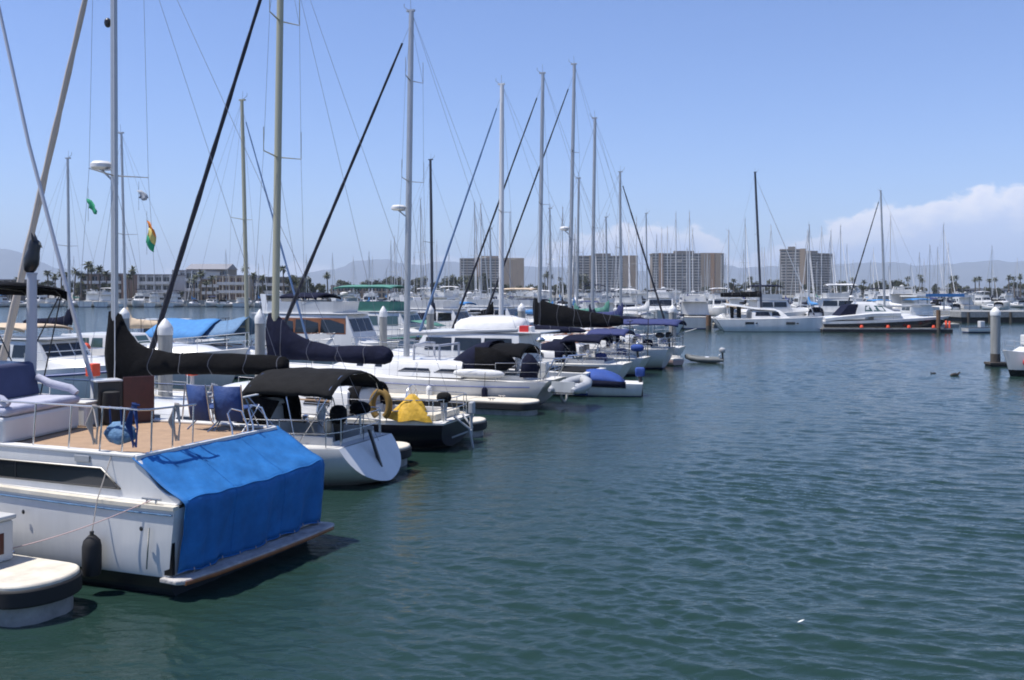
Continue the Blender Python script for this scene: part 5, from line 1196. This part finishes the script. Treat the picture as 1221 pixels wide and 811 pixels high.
for i, (x, h_) in enumerate(((4.2, .2), (7.0, .2), (9.2, .2), (11.8, .2), (13.1, .75), (13.45, .7))):
    t = thing('dock_cone' if h_ < .6 else 'dock_marker', ['orange cone on dark dock beneath purple stern canvas', 'orange cone on the dark dock under green windscreen', 'orange cone on dark dock amid the black hull', 'orange cone on the dark dock near cruiser bow', 'tall orange marker at the dark dock end, left one of pair', 'tall orange marker at the dark dock end, right one of pair'][i], 'marker', fd, x, -.2, .462, group='orange markers on the dark dock')
    mb = MB()
    if h_ < .6: mb.lathe([(.2, 0), (.2, .12), (.12, h_+.12)], 0, 0, 12)
    else: mb.lathe([(.14, 0), (.12, .1), (.11, h_), (.05, h_+.08)], 0, 0, 12)
    mb.build('body', 'orange', t)
    mb = MB(); mb.box(-.22, .22, -.22, .22, 0, .03); mb.build('foot', 'rubber', t, smooth=0)
t = thing('inflatable_dinghy', 'small pale tender afloat right of the cruiser bow', 'inflatable dinghy', Frame(48.6, 103.5, 5))
H = Hull(4.2, 1.7, .5, .6, ts=.8, over=.4, rake=-.1, depth=.2, dip=0); H.build('hull', ['gelcoat', 'boot_blue', 'antifoul', 'gelcoat'], t); H.deck('deck', 'grey_canvas', t)
mb = MB(); mb.box(1.6, 2.1, -.3, .3, .55, 1.25); mb.build('console', 'gelcoat', t, smooth=0, bevel=.05)

# ------------------------------------------------------------------ little boat at the right edge
fr_ = Frame(31.45, 51.0, 187)
t = thing('motor_boat', 'small white boat with red bundle at the right picture edge', 'motor boat', fr_)
H = Hull(5.9, 2.2, .95, 1.35, ts=.85, bp=3.2, over=.5, rake=-.1, depth=.3, pw=4, dip=0)
H.build('hull', ['gelcoat', 'black_hull', 'black_hull', 'gelcoat'], t, stripe=(.2, .34)); H.deck('deck', 'deck_white', t)
house(t, 2.4, 5.2, .8, 1.2, 1.7, fr=.8, ar=.1, si=.15, taper=.6)
mb = MB(); mb.box(4.2, 4.7, -.35, .35, 1.6, 2.15); mb.build('console', 'gelcoat', t, smooth=0, bevel=.06)
pulpit(t, H, 3.0, h=.55)
t = thing('red_bundle', 'red padded bundle hung on the small white boat side', 'bundle', fr_, 4.95, .86, .55)
mb = MB(); mb.ell((0, 0, .22), (.42, .13, .22), 12, 8, pw=.75); mb.build('sack', 'red', t)
mb = MB(); mb.tube([(-.2, -.08, .4), (-.2, -.14, .56)], .02, 6); mb.build('strap', 'rope', t)
mb = MB(); mb.tube([(.2, -.08, .4), (.2, -.14, .56)], .02, 6); mb.build('strap', 'rope', t)

# seabirds on the water
def seabird(px, Y, rz, label, s=1):
    X, _ = pix_pos(px, Y); t = thing('seabird', label, 'bird', Frame(X, Y, rz, -.07), group='dark seabirds on the water'); t.scale = (s, s, s)
    mb = MB(); mb.tube([(-.34, 0, .1), (-.24, 0, .12), (-.05, 0, .12), (.12, 0, .12), (.2, 0, .15), (.25, 0, .2), (.28, 0, .24), (.34, 0, .25)], [.02, .09, .12, .1, .06, .05, .05, .03], 10); mb.build('body', 'feather', t)
    mb = MB(); mb.tube([(.36, 0, .25), (.46, 0, .23)], [.018, .006], 6); mb.build('beak', 'owl_beak', t)
seabird(1139, 50.5, 20, 'dark seabird resting on the water near lone piling', .95)
seabird(1113, 51.8, 200, 'smaller dark seabird low in the water left of its neighbour', .6)
X, _ = pix_pos(955, 12.75)
mb = MB(); mb.sheet([[(-.045+.03*i, .02*math.sin(i)*k, .02+.012*i) for k in (-1, 0, 1)] for i in range(4)]); o = mb.build('white_feather', 'foam_white', None, solid=.004); o.location = (X, 12.75, .01); tag(o, 'tiny white feather adrift on the dark foreground water', 'feather')
# ------------------------------------------------------------------ tower blocks
def tower(px0, px1, top_px, Y, label, floors, bays, wall, shafts=(), plain=(), depth=22, rot=0, slab='slab_white', wings=None, cat='tower block'):
    x0, _ = pix_pos(px0, Y); x1, _ = pix_pos(px1, Y); W = x1-x0; ht = CAM_H+(348-top_px)/1150*Y-1.3
    t = thing('tower_block', label, cat, Frame((x0+x1)/2, Y, rot, 1.3))
    mb = MB(); fh = (ht-2.5)/floors
    mb.box(-W/2+.6, W/2-.6, .9, depth, 0, ht-1.2); mb.build('wall', wall, t, smooth=0)
    mb = MB(); mb.box(-W/2-.3, W/2+.3, -.3, depth+.3, ht-1.2, ht); mb.build('roof', 'bldg_grey', t, smooth=0)
    mb = MB(); mb.box(-W*.18, W*.1, 6, 13, ht, ht+2.6); mb.build('plant_room', wall, t, smooth=0)
    bands = [p for p in plain]
    def free(a, b): return all(b <= p0+1e-6 or a >= p1-1e-6 for p0, p1, _ in bands)
    for i in range(floors):
        z = 1.2+i*fh
        mb = MB(); mb.box(-W/2, W/2, -.45, .9, z-.18, z+.18); mb.build('floor_slab', slab, t, smooth=0)
        mb = MB(); mb.box(-W/2+.3, W/2-.3, -.42, -.34, z+.18, z+fh*.40); mb.build('balcony_front', slab if i % 1 == 0 else wall, t, smooth=0)
        mb = MB(); mb.box(-W/2+.8, W/2-.8, .86, .895, z+.5, z+fh-.3); mb.build('window_band', 'window_dark', t, smooth=0)
    for k in range(bays+1):
        x = -W/2+W*k/bays
        mb = MB(); mb.box(x-.3, x+.3, -.5, .8, 0, ht-1.25); mb.build('pier', wall, t, smooth=0)
    for p0, p1, m in bands:
        mb = MB(); mb.box(-W/2+W*p0, -W/2+W*p1, -.85, 3, 0, ht+.25); mb.build('shaft', m, t, smooth=0)
    return t
tower(548.5, 624.5, 308, 1000, 'leftmost tower block, grey banded with plain tan end', 13, 9, 'bldg_beige', plain=((.22, .32, 'bldg_tan'), (.62, 1.0, 'bldg_beige')))
tower(682.5, 760, 305, 1000, 'second tower block from left, grey banded with brownish right end', 14, 11, 'bldg_grey', plain=((.26, .33, 'bldg_beige'), (.78, .98, 'bldg_beige')))
tower(778, 863, 302, 980, 'third tower block with white balcony grid and tan shafts', 14, 12, 'bldg_grey', plain=((.09, .15, 'bldg_tan'), (.68, .80, 'bldg_beige'), (.81, .87, 'bldg_tan'), (.88, .97, 'bldg_beige')))
x, y = pix_pos(944, 940)
tower(931, 960, 297, 940, 'grey tower block standing alone right of catamaran mast, corner wing', 15, 4, 'bldg_grey', rot=-14, depth=18, plain=((.78, 1.0, 'bldg_beige'),))
tower(958, 997, 302, 955, 'grey tower block right of catamaran mast, long shaded wing', 15, 6, 'bldg_grey', rot=26, depth=18)

# ------------------------------------------------------------------ low buildings on the left shore
def lowrise(px0, px1, top, Y, label, floors, cols, wall, dark='window_dark', balc=True, roof='bldg_roof', depth=14, pitched=False, trim='bldg_white'):
    x0, _ = pix_pos(px0, Y); x1, _ = pix_pos(px1, Y); W = x1-x0; ht = CAM_H+(348-top)/1150*Y-1.3
    t = thing('apartment_building', label, 'building', Frame((x0+x1)/2, Y, 0, 1.3))
    fh = (ht-.5)/floors
    mb = MB(); mb.box(-W/2, W/2, .6, depth, 0, ht-.35); mb.build('wall', wall, t, smooth=0)
    mb = MB()
    if pitched: mb.loft([[(x, -.4, ht-.35), (x, depth*.5, ht+1.9), (x, depth+.4, ht-.35)] for x in (-W/2-.4, W/2+.4)])
    else: mb.box(-W/2-.35, W/2+.35, .1, depth+.3, ht-.35, ht)
    mb.build('roof', roof, t, smooth=0)
    for i in range(floors):
        z = i*fh
        for k in range(cols):
            a = -W/2+W*(k+.14)/cols; b = -W/2+W*(k+.86)/cols
            mb = MB(); mb.box(a, b, .52, .597, z+.5, z+fh*.82); f = mb.build('window', dark, t, smooth=0)
            mb = MB(); mb.box((a+b)/2-.06, (a+b)/2+.06, .46, .518, z+.5, z+fh*.82); mb.build('frame', trim, f, smooth=0)
        if balc and i:
            mb = MB(); mb.box(-W/2+.3, W/2-.3, -.5, .595, z-.1, z+.08); bl = mb.build('balcony', trim, t, smooth=0)
            mb = MB(); mb.box(-W/2+.3, W/2-.3, -.5, -.44, z+.085, z+.9); mb.build('parapet', trim, bl, smooth=0)
    for k in range(cols+1):
        x = -W/2+W*k/cols; mb = MB(); mb.box(x-.2, x+.2, -.45 if balc else .42, .598, 0, ht-.36); mb.build('pier', wall, t, smooth=0)
    return t
lowrise(-40, 22, 333, 330, 'low grey apartment building at the far left edge', 3, 7, 'bldg_grey')
lowrise(98, 146, 326, 325, 'brown apartment building behind nearest grey mast', 3, 5, 'bldg_brown')
lowrise(165, 203, 327, 320, 'white apartment building with dark balconies left of furled sail', 3, 4, 'bldg_white')
lowrise(206, 244, 322, 345, 'pale grey apartment building right of the black furled sail', 3, 5, 'bldg_white', depth=18)
lowrise(240, 262, 332, 322, 'tan apartment building partly behind palms', 3, 3, 'bldg_beige')
lowrise(258, 297, 328, 322, 'cream apartment building with brown balconies between the masts', 3, 5, 'bldg_cream', dark='bldg_brown')
lowrise(300, 346, 330, 326, 'grey apartment building with dark balconies around olive mast', 3, 5, 'bldg_grey', dark='window_dark')
lowrise(222, 270, 320, 372, 'long grey roofed building rising behind the white apartments', 4, 8, 'bldg_grey', balc=False, pitched=True)
lowrise(395, 470, 340, 470, 'low beige building under the blue hills', 2, 10, 'bldg_beige', balc=False)
lowrise(1000, 1060, 343, 520, 'low beige building behind the right hand trees', 2, 8, 'bldg_cream', balc=False)
lowrise(1130, 1230, 344, 480, 'low white building behind the wharf palms', 1, 10, 'bldg_white', balc=False)

# ------------------------------------------------------------------ trees
def leaf_quads(mb, c, s, r_, up=.3):
    d = Vector((r_.gauss(0, 1), r_.gauss(0, 1), r_.gauss(0, 1)+up)).normalized(); a = d.orthogonal().normalized(); a = Matrix.Rotation(r_.random()*6.28, 3, d) @ a; b = d.cross(a)
    a *= s*(.6+.8*r_.random()); b *= s*(.4+.6*r_.random())
    mb.add([c-a-b*.6, c+a*.3-b, c+a+b*.5, c-a*.2+b], [(0, 1, 2, 3)])
def make_palm(seed, h=1):
    r_ = random.Random(seed); t = bpy.data.objects.new('palm_tree', None); col.objects.link(t)
    H = 13; bx, by = r_.uniform(-.5, .5), r_.uniform(-.5, .5)
    mb = MB(); mb.tube([(0, 0, -.3), (bx*.3, by*.3, H*.4), (bx, by, H*.97)], [.42, .3, .24], 8); mb.build('trunk', 'bark', t)
    mb = MB()
    for k in range(38):
        a = r_.random()*6.28; e = r_.uniform(-.9, 1.25); ln = r_.uniform(1.9, 2.9); p = Vector((bx, by, H)); prev = []
        for i in range(6):
            f = i/5; w_ = .34*math.sin(math.pi*min(1, f*.9+.12))
            ee = e-1.5*f*f; d = Vector((math.cos(a)*math.cos(ee), math.sin(a)*math.cos(ee), math.sin(ee)))
            sdv = Vector((-math.sin(a), math.cos(a), 0)); prev.append([tuple(p+sdv*w_-Vector((0, 0, w_*.5))), tuple(p), tuple(p-sdv*w_-Vector((0, 0, w_*.5)))]); p = p+d*ln/5
        mb.sheet(prev)
    mb.build('crown', 'palm_leaf', t, smooth=0)
    return t
def make_tree(seed, dark=False, w_=1.0):
    r_ = random.Random(seed); t = bpy.data.objects.new('broadleaf_tree', None); col.objects.link(t)
    H = 10; mb = MB(); mb.tube([(0, 0, -.3), (.1, 0, 2.5), (.2, .1, 5)], [.4, .28, .18], 8)
    cl = []
    for k in range(15):
        a = r_.random()*6.28; rr = r_.random()**.6*3.4*w_; z = r_.uniform(3.2, 9.2)*(1-.03*rr); cl.append((Vector((rr*math.cos(a)*(1-.4*max(0, z-7)/3), rr*math.sin(a), z)), r_.uniform(1.0, 1.9)))
        if k < 7: mb.tube([(.15, .05, 3.4), tuple(cl[-1][0])], [.14, .05], 5)
    mb.build('trunk', 'bark', t)
    mb = MB()
    for c, s in cl:
        for k in range(85):
            d = Vector((r_.gauss(0, 1), r_.gauss(0, 1), r_.gauss(0, .8))).normalized()*s*r_.random()**.4
            leaf_quads(mb, c+d, .34, r_)
    mb.build('crown', 'foliage_dark' if dark else 'foliage', t, smooth=0)
    return t
palms = [make_palm(i) for i in (1, 2, 3)]; trees = [make_tree(11), make_tree(12, True), make_tree(13, False, .65), make_tree(14, True, .55)]
used = {}
ORD = ['first', 'second', 'third', 'fourth', 'fifth', 'sixth', 'seventh', 'eighth', 'ninth', 'tenth', 'eleventh', 'twelfth', 'thirteenth', 'fourteenth', 'fifteenth', 'sixteenth', 'seventeenth', 'eighteenth', 'nineteenth', 'twentieth']
LAND = [(60, 'near nearest mast'), (200, 'at left apartments'), (345, 'at cream apartments'), (450, 'under blue hills'), (545, 'left of towers'), (640, 'below leftmost tower'), (770, 'below second tower'), (872, 'below third tower'), (930, 'before grey tower'), (1005, 'below grey tower'), (1075, 'behind express cruiser'), (1150, 'before right palms'), (1300, 'beyond lone piling')]
def landmark(px): return next(n for a, n in LAND if px < a)
pending = []
def place_copy(proto, px, Y, z, s, rz, base, cat, group, sz=None):
    X, _ = pix_pos(px, Y)
    if id(proto) in used: o = copy_tree(proto)
    else: o = proto; used[id(proto)] = 1
    o.location = (X, Y, z); o.rotation_euler = (0, 0, R(rz)); o.scale = (s, s, sz or s)
    o['category'] = cat; o['group'] = group; pending.append((o, px, base)); return o
def palm(px, Y, top, k=0):
    s = (CAM_H-1.3+(348-top)/1150*Y)/14.4
    place_copy(palms[k % 3], px, Y, 1.3, max(.8, min(s, 1.3)), rng.random()*360, 'tall fan palm' if s > 1.0 else 'fan palm', 'tree', 'fan palms along the shore', sz=s)
def tree(px, Y, top, k=0, wd=1.0):
    s = (CAM_H-1.3+(348-top)/1150*Y)/10.3
    place_copy(trees[k % 4], px, Y, 1.3, s*wd, rng.random()*360, ('olive green broad tree', 'dark broad tree', 'olive green narrow tree', 'dark narrow tree')[k % 4], 'tree', 'shore trees', sz=s)
for i, (px, top) in enumerate(((57, 322), (66, 327), (73, 322), (80, 324), (88, 320), (97, 325), (105, 311), (108, 316), (119, 317), (128, 322), (159, 318), (154, 327), (231, 327), (238, 322), (228, 332), (254, 328), (294, 316), (302, 325), (339, 316), (391, 325), (313, 328), (20, 330), (245, 335))):
    palm(px, rng.choice((306, 311, 316)), top, i)
for i, (px, top, k) in enumerate(((58, 332, 0), (84, 330, 1), (95, 334, 2), (113, 336, 1), (128, 335, 0), (243, 336, 0), (312, 336, 1), (285, 344, 0), (215, 345, 1), (355, 325, 0), (362, 328, 2), (368, 330, 1), (376, 336, 0), (384, 338, 2))):
    tree(px, rng.choice((312, 320, 340)), top, k)
for i, (px, top, k) in enumerate(((400, 338, 0), (408, 332, 0), (416, 333, 1), (424, 339, 2), (436, 333, 2), (441, 335, 3), (452, 330, 1), (463, 328, 0), (472, 327, 0), (481, 330, 2), (497, 329, 0), (503, 328, 2), (522, 334, 0), (535, 326, 2), (541, 331, 0), (556, 326, 0), (563, 325, 2), (571, 323, 0), (578, 329, 1), (586, 333, 1), (596, 338, 3), (606, 336, 1), (617, 338, 1), (632, 336, 1), (640, 339, 0), (648, 336, 3), (662, 338, 0), (671, 335, 2), (690, 330, 3), (697, 325, 2), (706, 333, 1), (742, 340, 0), (770, 342, 1), (842, 340, 0), (868, 335, 0), (876, 338, 1), (884, 336, 0), (892, 335, 2), (899, 333, 0), (908, 337, 1), (916, 340, 0), (922, 332, 2), (928, 334, 0), (962, 336, 1), (972, 338, 3), (1000, 332, 1), (1008, 334, 2), (1014, 337, 0), (1024, 338, 0), (1034, 340, 0), (1044, 332, 1), (1050, 331, 1), (1062, 334, 3), (1071, 330, 1), (1076, 332, 1), (1083, 341, 0), (1094, 340, 2), (1101, 341, 0), (1116, 338, 3), (1137, 332, 1), (1146, 341, 0), (1152, 340, 2), (1166, 342, 0), (1178, 341, 0), (1190, 341, 1), (1207, 333, 1), (1216, 333, 1), (1226, 336, 0))):
    tree(px, rng.uniform(446, 500), top, k)
for i, (px, top) in enumerate(((649, 326), (653, 324), (657, 327), (679, 322), (684, 318), (690, 327), (668, 330), (692, 334), (895, 330), (926, 333), (1030, 334), (1083, 330), (1096, 327), (1099, 332), (1135, 329), (1141, 328), (1163, 331), (1168, 330), (1181, 332), (1187, 331), (1203, 328), (1210, 329), (1217, 327), (1016, 331), (875, 332), (550, 331), (486, 334), (431, 336))):
    palm(px, rng.uniform(445, 462), top, i)

# ------------------------------------------------------------------ far berths
FZ = Frame(0, 0, 0)
PS = []
for i, (hull, boot, cov, zt, L_) in enumerate((('gelcoat', 'boot_blue', 'navy_canvas', 14.5, 11), ('gelcoat', 'boot_black', 'blue_canvas', 13, 10), ('gelcoat_aged', 'boot_blue', 'white_canvas', 15.5, 12), ('gelcoat', 'boot_blue', 'black_canvas', 16.5, 12), ('navy_hull', 'gelcoat', 'tan_canvas', 13.5, 10.5), ('gelcoat', 'boot_blue', 'sky_canvas', 12, 9.5), ('gelcoat_aged', 'boot_black', 'green_canvas', 14, 11))):
    o, _ = gsail(FZ, '', L=L_, B=L_*.31, hull=hull, boot=boot, cover=cov, zt=zt, xm=L_*.56, z=2.5, detail=0, r=.075, mm='alu' if i % 2 else 'mast_white', be=L_*.2, dod=(('navy_canvas', 'blue_canvas', None, 'black_canvas', None, 'navy_canvas', None)[i], L_*.24, L_*.36, 2.2) if i not in (2, 4, 6) else None, furl='white_canvas' if i in (0, 3, 5) else None)
    PS.append((o, {'navy_canvas': 'white sailboat with navy boom cover', 'blue_canvas': 'white sailboat with blue boom cover', 'white_canvas': 'white sailboat with white boom cover', 'black_canvas': 'white sailboat with black boom cover', 'tan_canvas': 'dark hulled sailboat, tan boom cover', 'sky_canvas': 'white sailboat with sky-blue boom cover', 'green_canvas': 'white sailboat with green boom cover'}[cov]))
PM = []
for i, kw in enumerate((dict(L=13, B=4.3, fs=1.4, fb=2.1, ch=1.6, fly=True), dict(L=11, B=3.8, fs=1.1, fb=1.7, ch=1.15, fly=False), dict(L=12, B=4.1, fs=1.3, fb=1.9, ch=1.5, fly=True, bim='navy_canvas'), dict(L=15.5, B=4.8, fs=1.6, fb=2.4, ch=1.8, fly=True, stripe='boot_blue'), dict(L=9.5, B=3.3, fs=1.0, fb=1.5, ch=1.1, fly=False, bim='blue_canvas', bimz=3.3), dict(L=12.5, B=4.2, fs=1.4, fb=2, ch=1.6, fly=True, bim='white_canvas'), dict(L=10.5, B=3.6, fs=1.1, fb=1.6, ch=1.3, fly=False, open_aft='sky_canvas', bim='sky_canvas', bimz=3.4))):
    o, _ = gmotor(FZ, '', detail=0, **kw)
    PM.append((o, ('white flybridge motor yacht', 'white hardtop cruiser', 'white flybridge yacht with navy bimini', 'large blue striped motor yacht', 'small white cruiser with blue bimini', 'white flybridge yacht with white bimini', 'white cruiser with pale blue bimini')[i]))
def berth_row(Y, px0, px1, step, psail, heads, rowname, jit=.5, s=(.9, 1.1), skip=()):
    x0, _ = pix_pos(px0, Y); x1, _ = pix_pos(px1, Y); x = x0
    while x < x1:
        px = 610.5+1150*x/Y
        if not any(a < px < b for a, b in skip):
            if rng.random() < psail: o, nm = rng.choice(PS); gr = 'far sailboats'
            else: o, nm = rng.choice(PM); gr = 'far motor yachts'
            hd = rng.choice(heads)+rng.uniform(-4, 4)
            Yb = Y+rng.uniform(-1, 1); k = rng.uniform(*s)
            d = Vector((math.cos(R(hd)), math.sin(R(hd)), 0))*(-5.5*k)
            yy = Yb+d.y; xx = x+d.x; p = 610.5+1150*xx/yy
            place_copy(o, p, yy, 0, k, hd, nm+' '+rowname, 'boat', gr)
        x += step*rng.uniform(.85, 1.2)
def far_dock(Y, px0, px1, label):
    x0, _ = pix_pos(px0, Y); x1, _ = pix_pos(px1, Y)
    t = thing('floating_dock', label, 'dock', Frame((x0+x1)/2, Y, 0))
    mb = MB(); h = (x1-x0)/2; mb.box(-h, h, -.9, .9, .3, .45); mb.build('top', 'cream', t, smooth=0)
    mb = MB(); mb.box(-h+.03, h-.03, -.85, .85, -.3, .3); mb.build('float', 'concrete', t, smooth=0)
berth_row(118, 530, 842, 4.3, .3, (80, 260), 'in nearest row')
far_dock(124, 500, 842, 'floating dock of the nearest far row left of catamaran')
berth_row(148, 500, 840, 4.6, .3, (80, 100), 'in second row', s=(.95, 1.15))
berth_row(136, 480, 838, 4.6, .45, (80, 260), 'in second row')
berth_row(128, 872, 1120, 4.6, .3, (175, 5, 90), 'behind catamaran row')
far_dock(121, 850, 1140, 'floating dock behind the catamaran and black cruiser')
berth_row(158, 470, 1110, 4.6, .5, (90, 270), 'in third row')
far_dock(166, 465, 1118, 'floating dock of the third far row')
berth_row(186, 440, 1130, 4.8, .55, (90, 270), 'in fourth row')
berth_row(222, 420, 1160, 5.0, .5, (90, 270), 'in fifth row')
far_dock(214, 415, 1165, 'floating dock of the fifth far row')
berth_row(268, 395, 1215, 5.2, .5, (90, 270), 'in sixth row')
berth_row(330, 350, 1215, 5.6, .5, (90, 270), 'in farthest row')
far_dock(320, 372, 1221, 'floating dock of the farthest row')
berth_row(281, 0, 345, 5.0, .28, (90, 270, 90), 'by left shore')
far_dock(289, -10, 346, 'floating dock along the left shore')
# masts that stand out in the photograph
gs_px(1055, 124, False, 'white sailboat with black furled headsail sloping down left behind express cruiser', 17.4, L=12, xm=6.6, mrake=-.03, detail=0, cover=None, furl='furl_black', fl_r=.1, r=.11)
for px, Y, zt, i, rz in ((1062, 138, 15.2, 2, 90), (980, 175, 16.0, 2, 90), (949, 205, 14.5, 0, 90), (1010, 240, 16, 3, 270), (1109, 215, 14.6, 1, 90), (1118, 200, 13.5, 3, 270), (1131, 190, 13.8, 0, 90), (1102, 230, 12, 2, 90), (1183, 230, 15.2, 3, 90), (796, 190, 17, 2, 90), (735, 190, 15, 0, 90), (686, 175, 17.5, 2, 90), (820, 240, 15, 1, 90), (833, 210, 13, 6, 90), (365, 255, 14, 0, 90), (505, 150, 8.5, 1, 90), (444, 255, 13.5, 6, 270)):
    base, nm = PS[i]
    H_ = {0: 14.5, 1: 13, 2: 15.5, 3: 16.5, 4: 13.5, 5: 12, 6: 14}[i]; L_ = {0: 11, 1: 10, 2: 12, 3: 12, 4: 10.5, 5: 9.5, 6: 11}[i]; k = zt/H_
    X, _ = pix_pos(px, Y); d = Vector((math.cos(R(rz)), math.sin(R(rz)), 0))*(L_*.54*k)
    yy = Y-d.y; xx = X-d.x
    place_copy(base, 610.5+1150*xx/yy, yy, 0, k, rz, nm+' with tall mast', 'boat', 'far sailboats')

groups = {}
for o, px, base in pending: groups.setdefault(base+' '+landmark(px), []).append((px, o, base, landmark(px)))
for key, lst in groups.items():
    lst.sort(key=lambda q: q[0])
    for i, (px, o, base, lm) in enumerate(lst):
        lb = base+(' ' if len(lst) == 1 else ', '+(ORD[i] if i < 20 else 'another')+' from left, ')+lm
        o['label'] = lb

# ------------------------------------------------------------------ wharf at the right
x0, _ = pix_pos(1146, 137)
t = thing('wharf', 'long concrete wharf on dark piles beyond the lone piling', 'wharf', Frame(x0, 137, 0))
mb = MB(); mb.box(0, 60, 0, 9, .75, 1.6); mb.build('deck', 'concrete', t, smooth=0, bevel=.03)
mb = MB(); mb.box(.3, 59.8, .5, 8.8, -.5, .745); mb.build('underdeck_gap', 'piling_foul', t, smooth=0)  # dark block painting the shaded gap beneath the deck
mb = MB(); mb.tube([(0, .15, 2.4), (60, .15, 2.4)], .04, 6)
for k in range(21): mb.tube([(k*3, .15, 1.6), (k*3, .15, 2.4)], .035, 5)
mb.build('railing', 'alu', t)
for k in range(8):
    mb = MB(); mb.tube([(1+k*3, -.15, -.6), (1+k*3, -.15, 1.5)], .18, 8); mb.build('pile', 'piling_foul', t)
x0, _ = pix_pos(1095, 150)
t = thing('boat_lift', 'pale covered boat shed with blue edge near the wharf', 'shed', Frame(x0, 150, 0))
for x in (0, 4, 8):
    for y in (0, 6): mb = MB(); mb.tube([(x, y, -.5), (x, y, 3.6)], .1, 6); mb.build('post', 'alu', t)
mb = MB(); mb.box(-.4, 8.4, -.4, 6.4, 3.6, 3.85); mb.build('roof', 'white_plastic', t, smooth=0)
mb = MB(); mb.box(1, 7, -.46, -.41, 3.62, 4.1); mb.build('fascia', 'sky_canvas', t, smooth=0)
